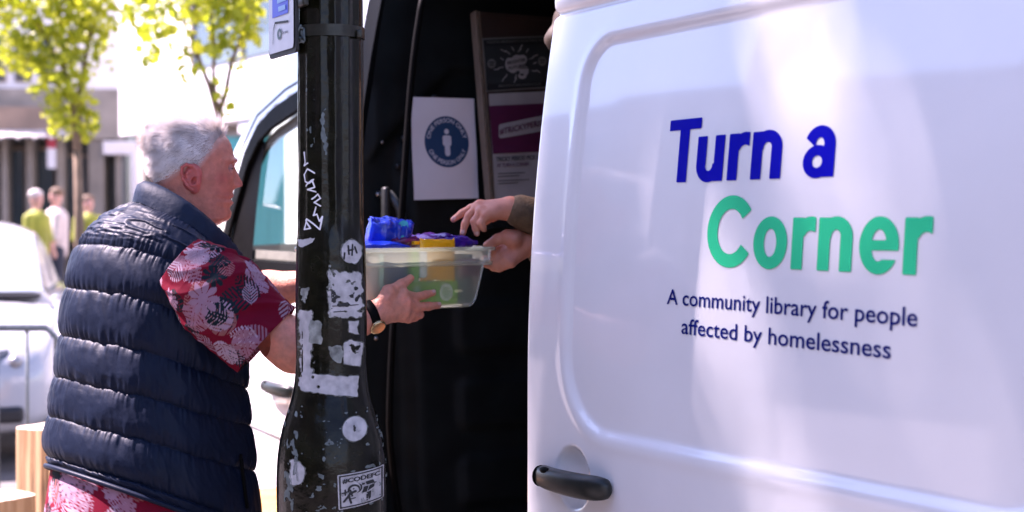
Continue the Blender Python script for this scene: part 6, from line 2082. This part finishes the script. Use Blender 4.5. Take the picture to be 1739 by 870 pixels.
# ------------------------------------------------------------------ people far behind
M_hv = mat('hi_vis', (.27, .29, .03), .7, var=.3, scale=6); M_pk = mat('pale_jacket', (.55, .48, .46), .8, var=.1); M_or = mat('hi_vis_orange', (.62, .20, .04), .7)
def figure(px, d, headpy, top, label, seed, face=1.0, hat=None):
    h = at(px, headpy, d); g0 = V(h.x, h.y, 0); H = h.z + .10; s = H / 1.75
    t = thing('person', tuple(g0), label, 'person', 'people by the shops')
    fr_ = (RGT * face - FWD * .4).normalized(); fr_ = V(fr_.x, fr_.y, 0).normalized(); rt_ = V(fr_.y, -fr_.x, 0)
    Gq = Grid(np.array(g0) + np.array([-.45, -.45, 0]), np.array(g0) + np.array([.45, .45, H + .08]), .02)
    z = lambda q: V(0, 0, q * s)
    Gq.ellip(g0 + z(1.64), (.078, .095, .115), (rt_, fr_, V(0, 0, 1)), .02).cone(g0 + z(1.56), g0 + z(1.42), .055, .06, .02)
    Gq.cone(g0 + z(1.0), g0 + z(1.36), .13, .15, .05)
    for q in (1, -1):
        Gq.cone(g0 + z(1.40) + rt_ * .17 * q, g0 + z(1.12) + rt_ * .23 * q + fr_ * .03, .055, .045, .03).cone(g0 + z(1.12) + rt_ * .23 * q + fr_ * .03, g0 + z(.92) + rt_ * .20 * q + fr_ * .14, .042, .035, .02)
        Gq.cone(g0 + z(.95) + rt_ * .09 * q, g0 + z(.50) + rt_ * .10 * q + fr_ * .03, .09, .06, .03).cone(g0 + z(.50) + rt_ * .10 * q + fr_ * .03, g0 + z(.07) + rt_ * .10 * q, .058, .045, .02).cone(g0 + z(.05) + rt_ * .10 * q, g0 + z(.045) + rt_ * .10 * q + fr_ * .15, .045, .04, .02)
    v, f = Gq.nets(); mesh('body', v, f, M_skin, t)
    Gv = Grid(np.array(g0) + np.array([-.45, -.45, .7]), np.array(g0) + np.array([.45, .45, H]), .02)
    Gv.cone(g0 + z(.95), g0 + z(1.36), .16, .175, .05)
    for q in (1, -1): Gv.cone(g0 + z(1.40) + rt_ * .17 * q, g0 + z(1.12) + rt_ * .23 * q + fr_ * .03, .075, .06, .03)
    v, f = Gv.nets(); mesh('top', v, f, top, t)
    Gv = Grid(np.array(g0) + np.array([-.35, -.35, 0]), np.array(g0) + np.array([.35, .35, 1.2]), .02)
    for q in (1, -1): Gv.cone(g0 + z(.95) + rt_ * .08 * q, g0 + z(.10) + rt_ * .10 * q, .115, .075, .03)
    v, f = Gv.nets(); mesh('trousers', v, f, M_jean, t)
    MB().sphere(g0 + z(1.70) - fr_ * .015, .100, 14, 10, (.9, 1, .8)).build('hair' if hat is None else 'hat', hat or M_hair, t, True)
M_dh = mat('brown_hair_far', (.16, .10, .06), .7)
figure(62, 20.5, 336, M_hv, 'person in a yellow hi-vis top with pale hat beyond the parked car', 1, 1.0, M_awn)
figure(95, 21.5, 332, M_pk, 'dark haired person in a pale jacket beyond the parked car', 2, -1.0, M_dh)
figure(150, 23.5, 344, M_hv, 'person in a yellow top just right of the young tree trunk', 4, .3, M_dh)

# ------------------------------------------------------------------ the street front behind the camera, seen in the van's paint
M_brick = mat('brown_brick', (.20, .12, .09), .85, var=.3, scale=6, bump=.3, bscale=40)
bB = thing('brick_building', (5, -10, 0), 'brown brick terrace on the near side of the street mirrored faintly in the van door', 'building')
def bbk(name, x0, x1, z0, z1, y0, y1, m, parent=None): return MB().box(((x0 + x1) / 2, (y0 + y1) / 2, (z0 + z1) / 2), (x1 - x0, abs(y1 - y0), z1 - z0)).build(name, m, parent or bB)
bbk('wall', -7, 16, 0, 8.5, -14, -10, M_brick)
bB2 = thing('stucco_building', (-20, -10, 0), 'unseen grey stucco terrace added beyond the brick terrace on the near side of the street', 'building')  # out of view, added to keep bright sky off the door and man
bbk('wall', -40, -7.05, 0, 6.5, -14, -10.2, M_conc, bB2)
for k in range(18):
    x = -38 + k * 3.1 if k < 10 else -5.6 + (k - 10) * 3.1
    B_ = bB2 if k < 10 else bB; yy = -10.2 if k < 10 else -10.0
    if k == 17: continue
    for z in (3.9, 6.3) if k >= 10 else (3.9,):
        w_ = bbk('window', x, x + 1.3, z, z + 1.9, yy, yy + .07, M_white, B_)
        bbk('pane', x + .1, x + 1.2, z + .1, z + 1.8, yy + .07, yy + .10, M_pane, w_)
    f_ = bbk('shopfront', x - .4, x + 2.3, .3, 2.6, yy, yy + .1, M_dark, B_)
    bbk('pane', x - .2, x + 2.1, .7, 2.4, yy + .1, yy + .14, M_pane, f_)
bbk('fascia', -7, 16, 2.7, 3.3, -10.0, -9.75, M_white)
for k in range(3):
    x = -4.5 + k * 6.2
    mesh('awning', [(x, -9.7, 3.25), (x + 3, -9.7, 3.25), (x + 3, -8.3, 2.65), (x, -8.3, 2.65), (x + 3, -8.3, 2.45), (x, -8.3, 2.45)], [(0, 1, 2, 3), (3, 2, 4, 5)], M_awn, bB, False)
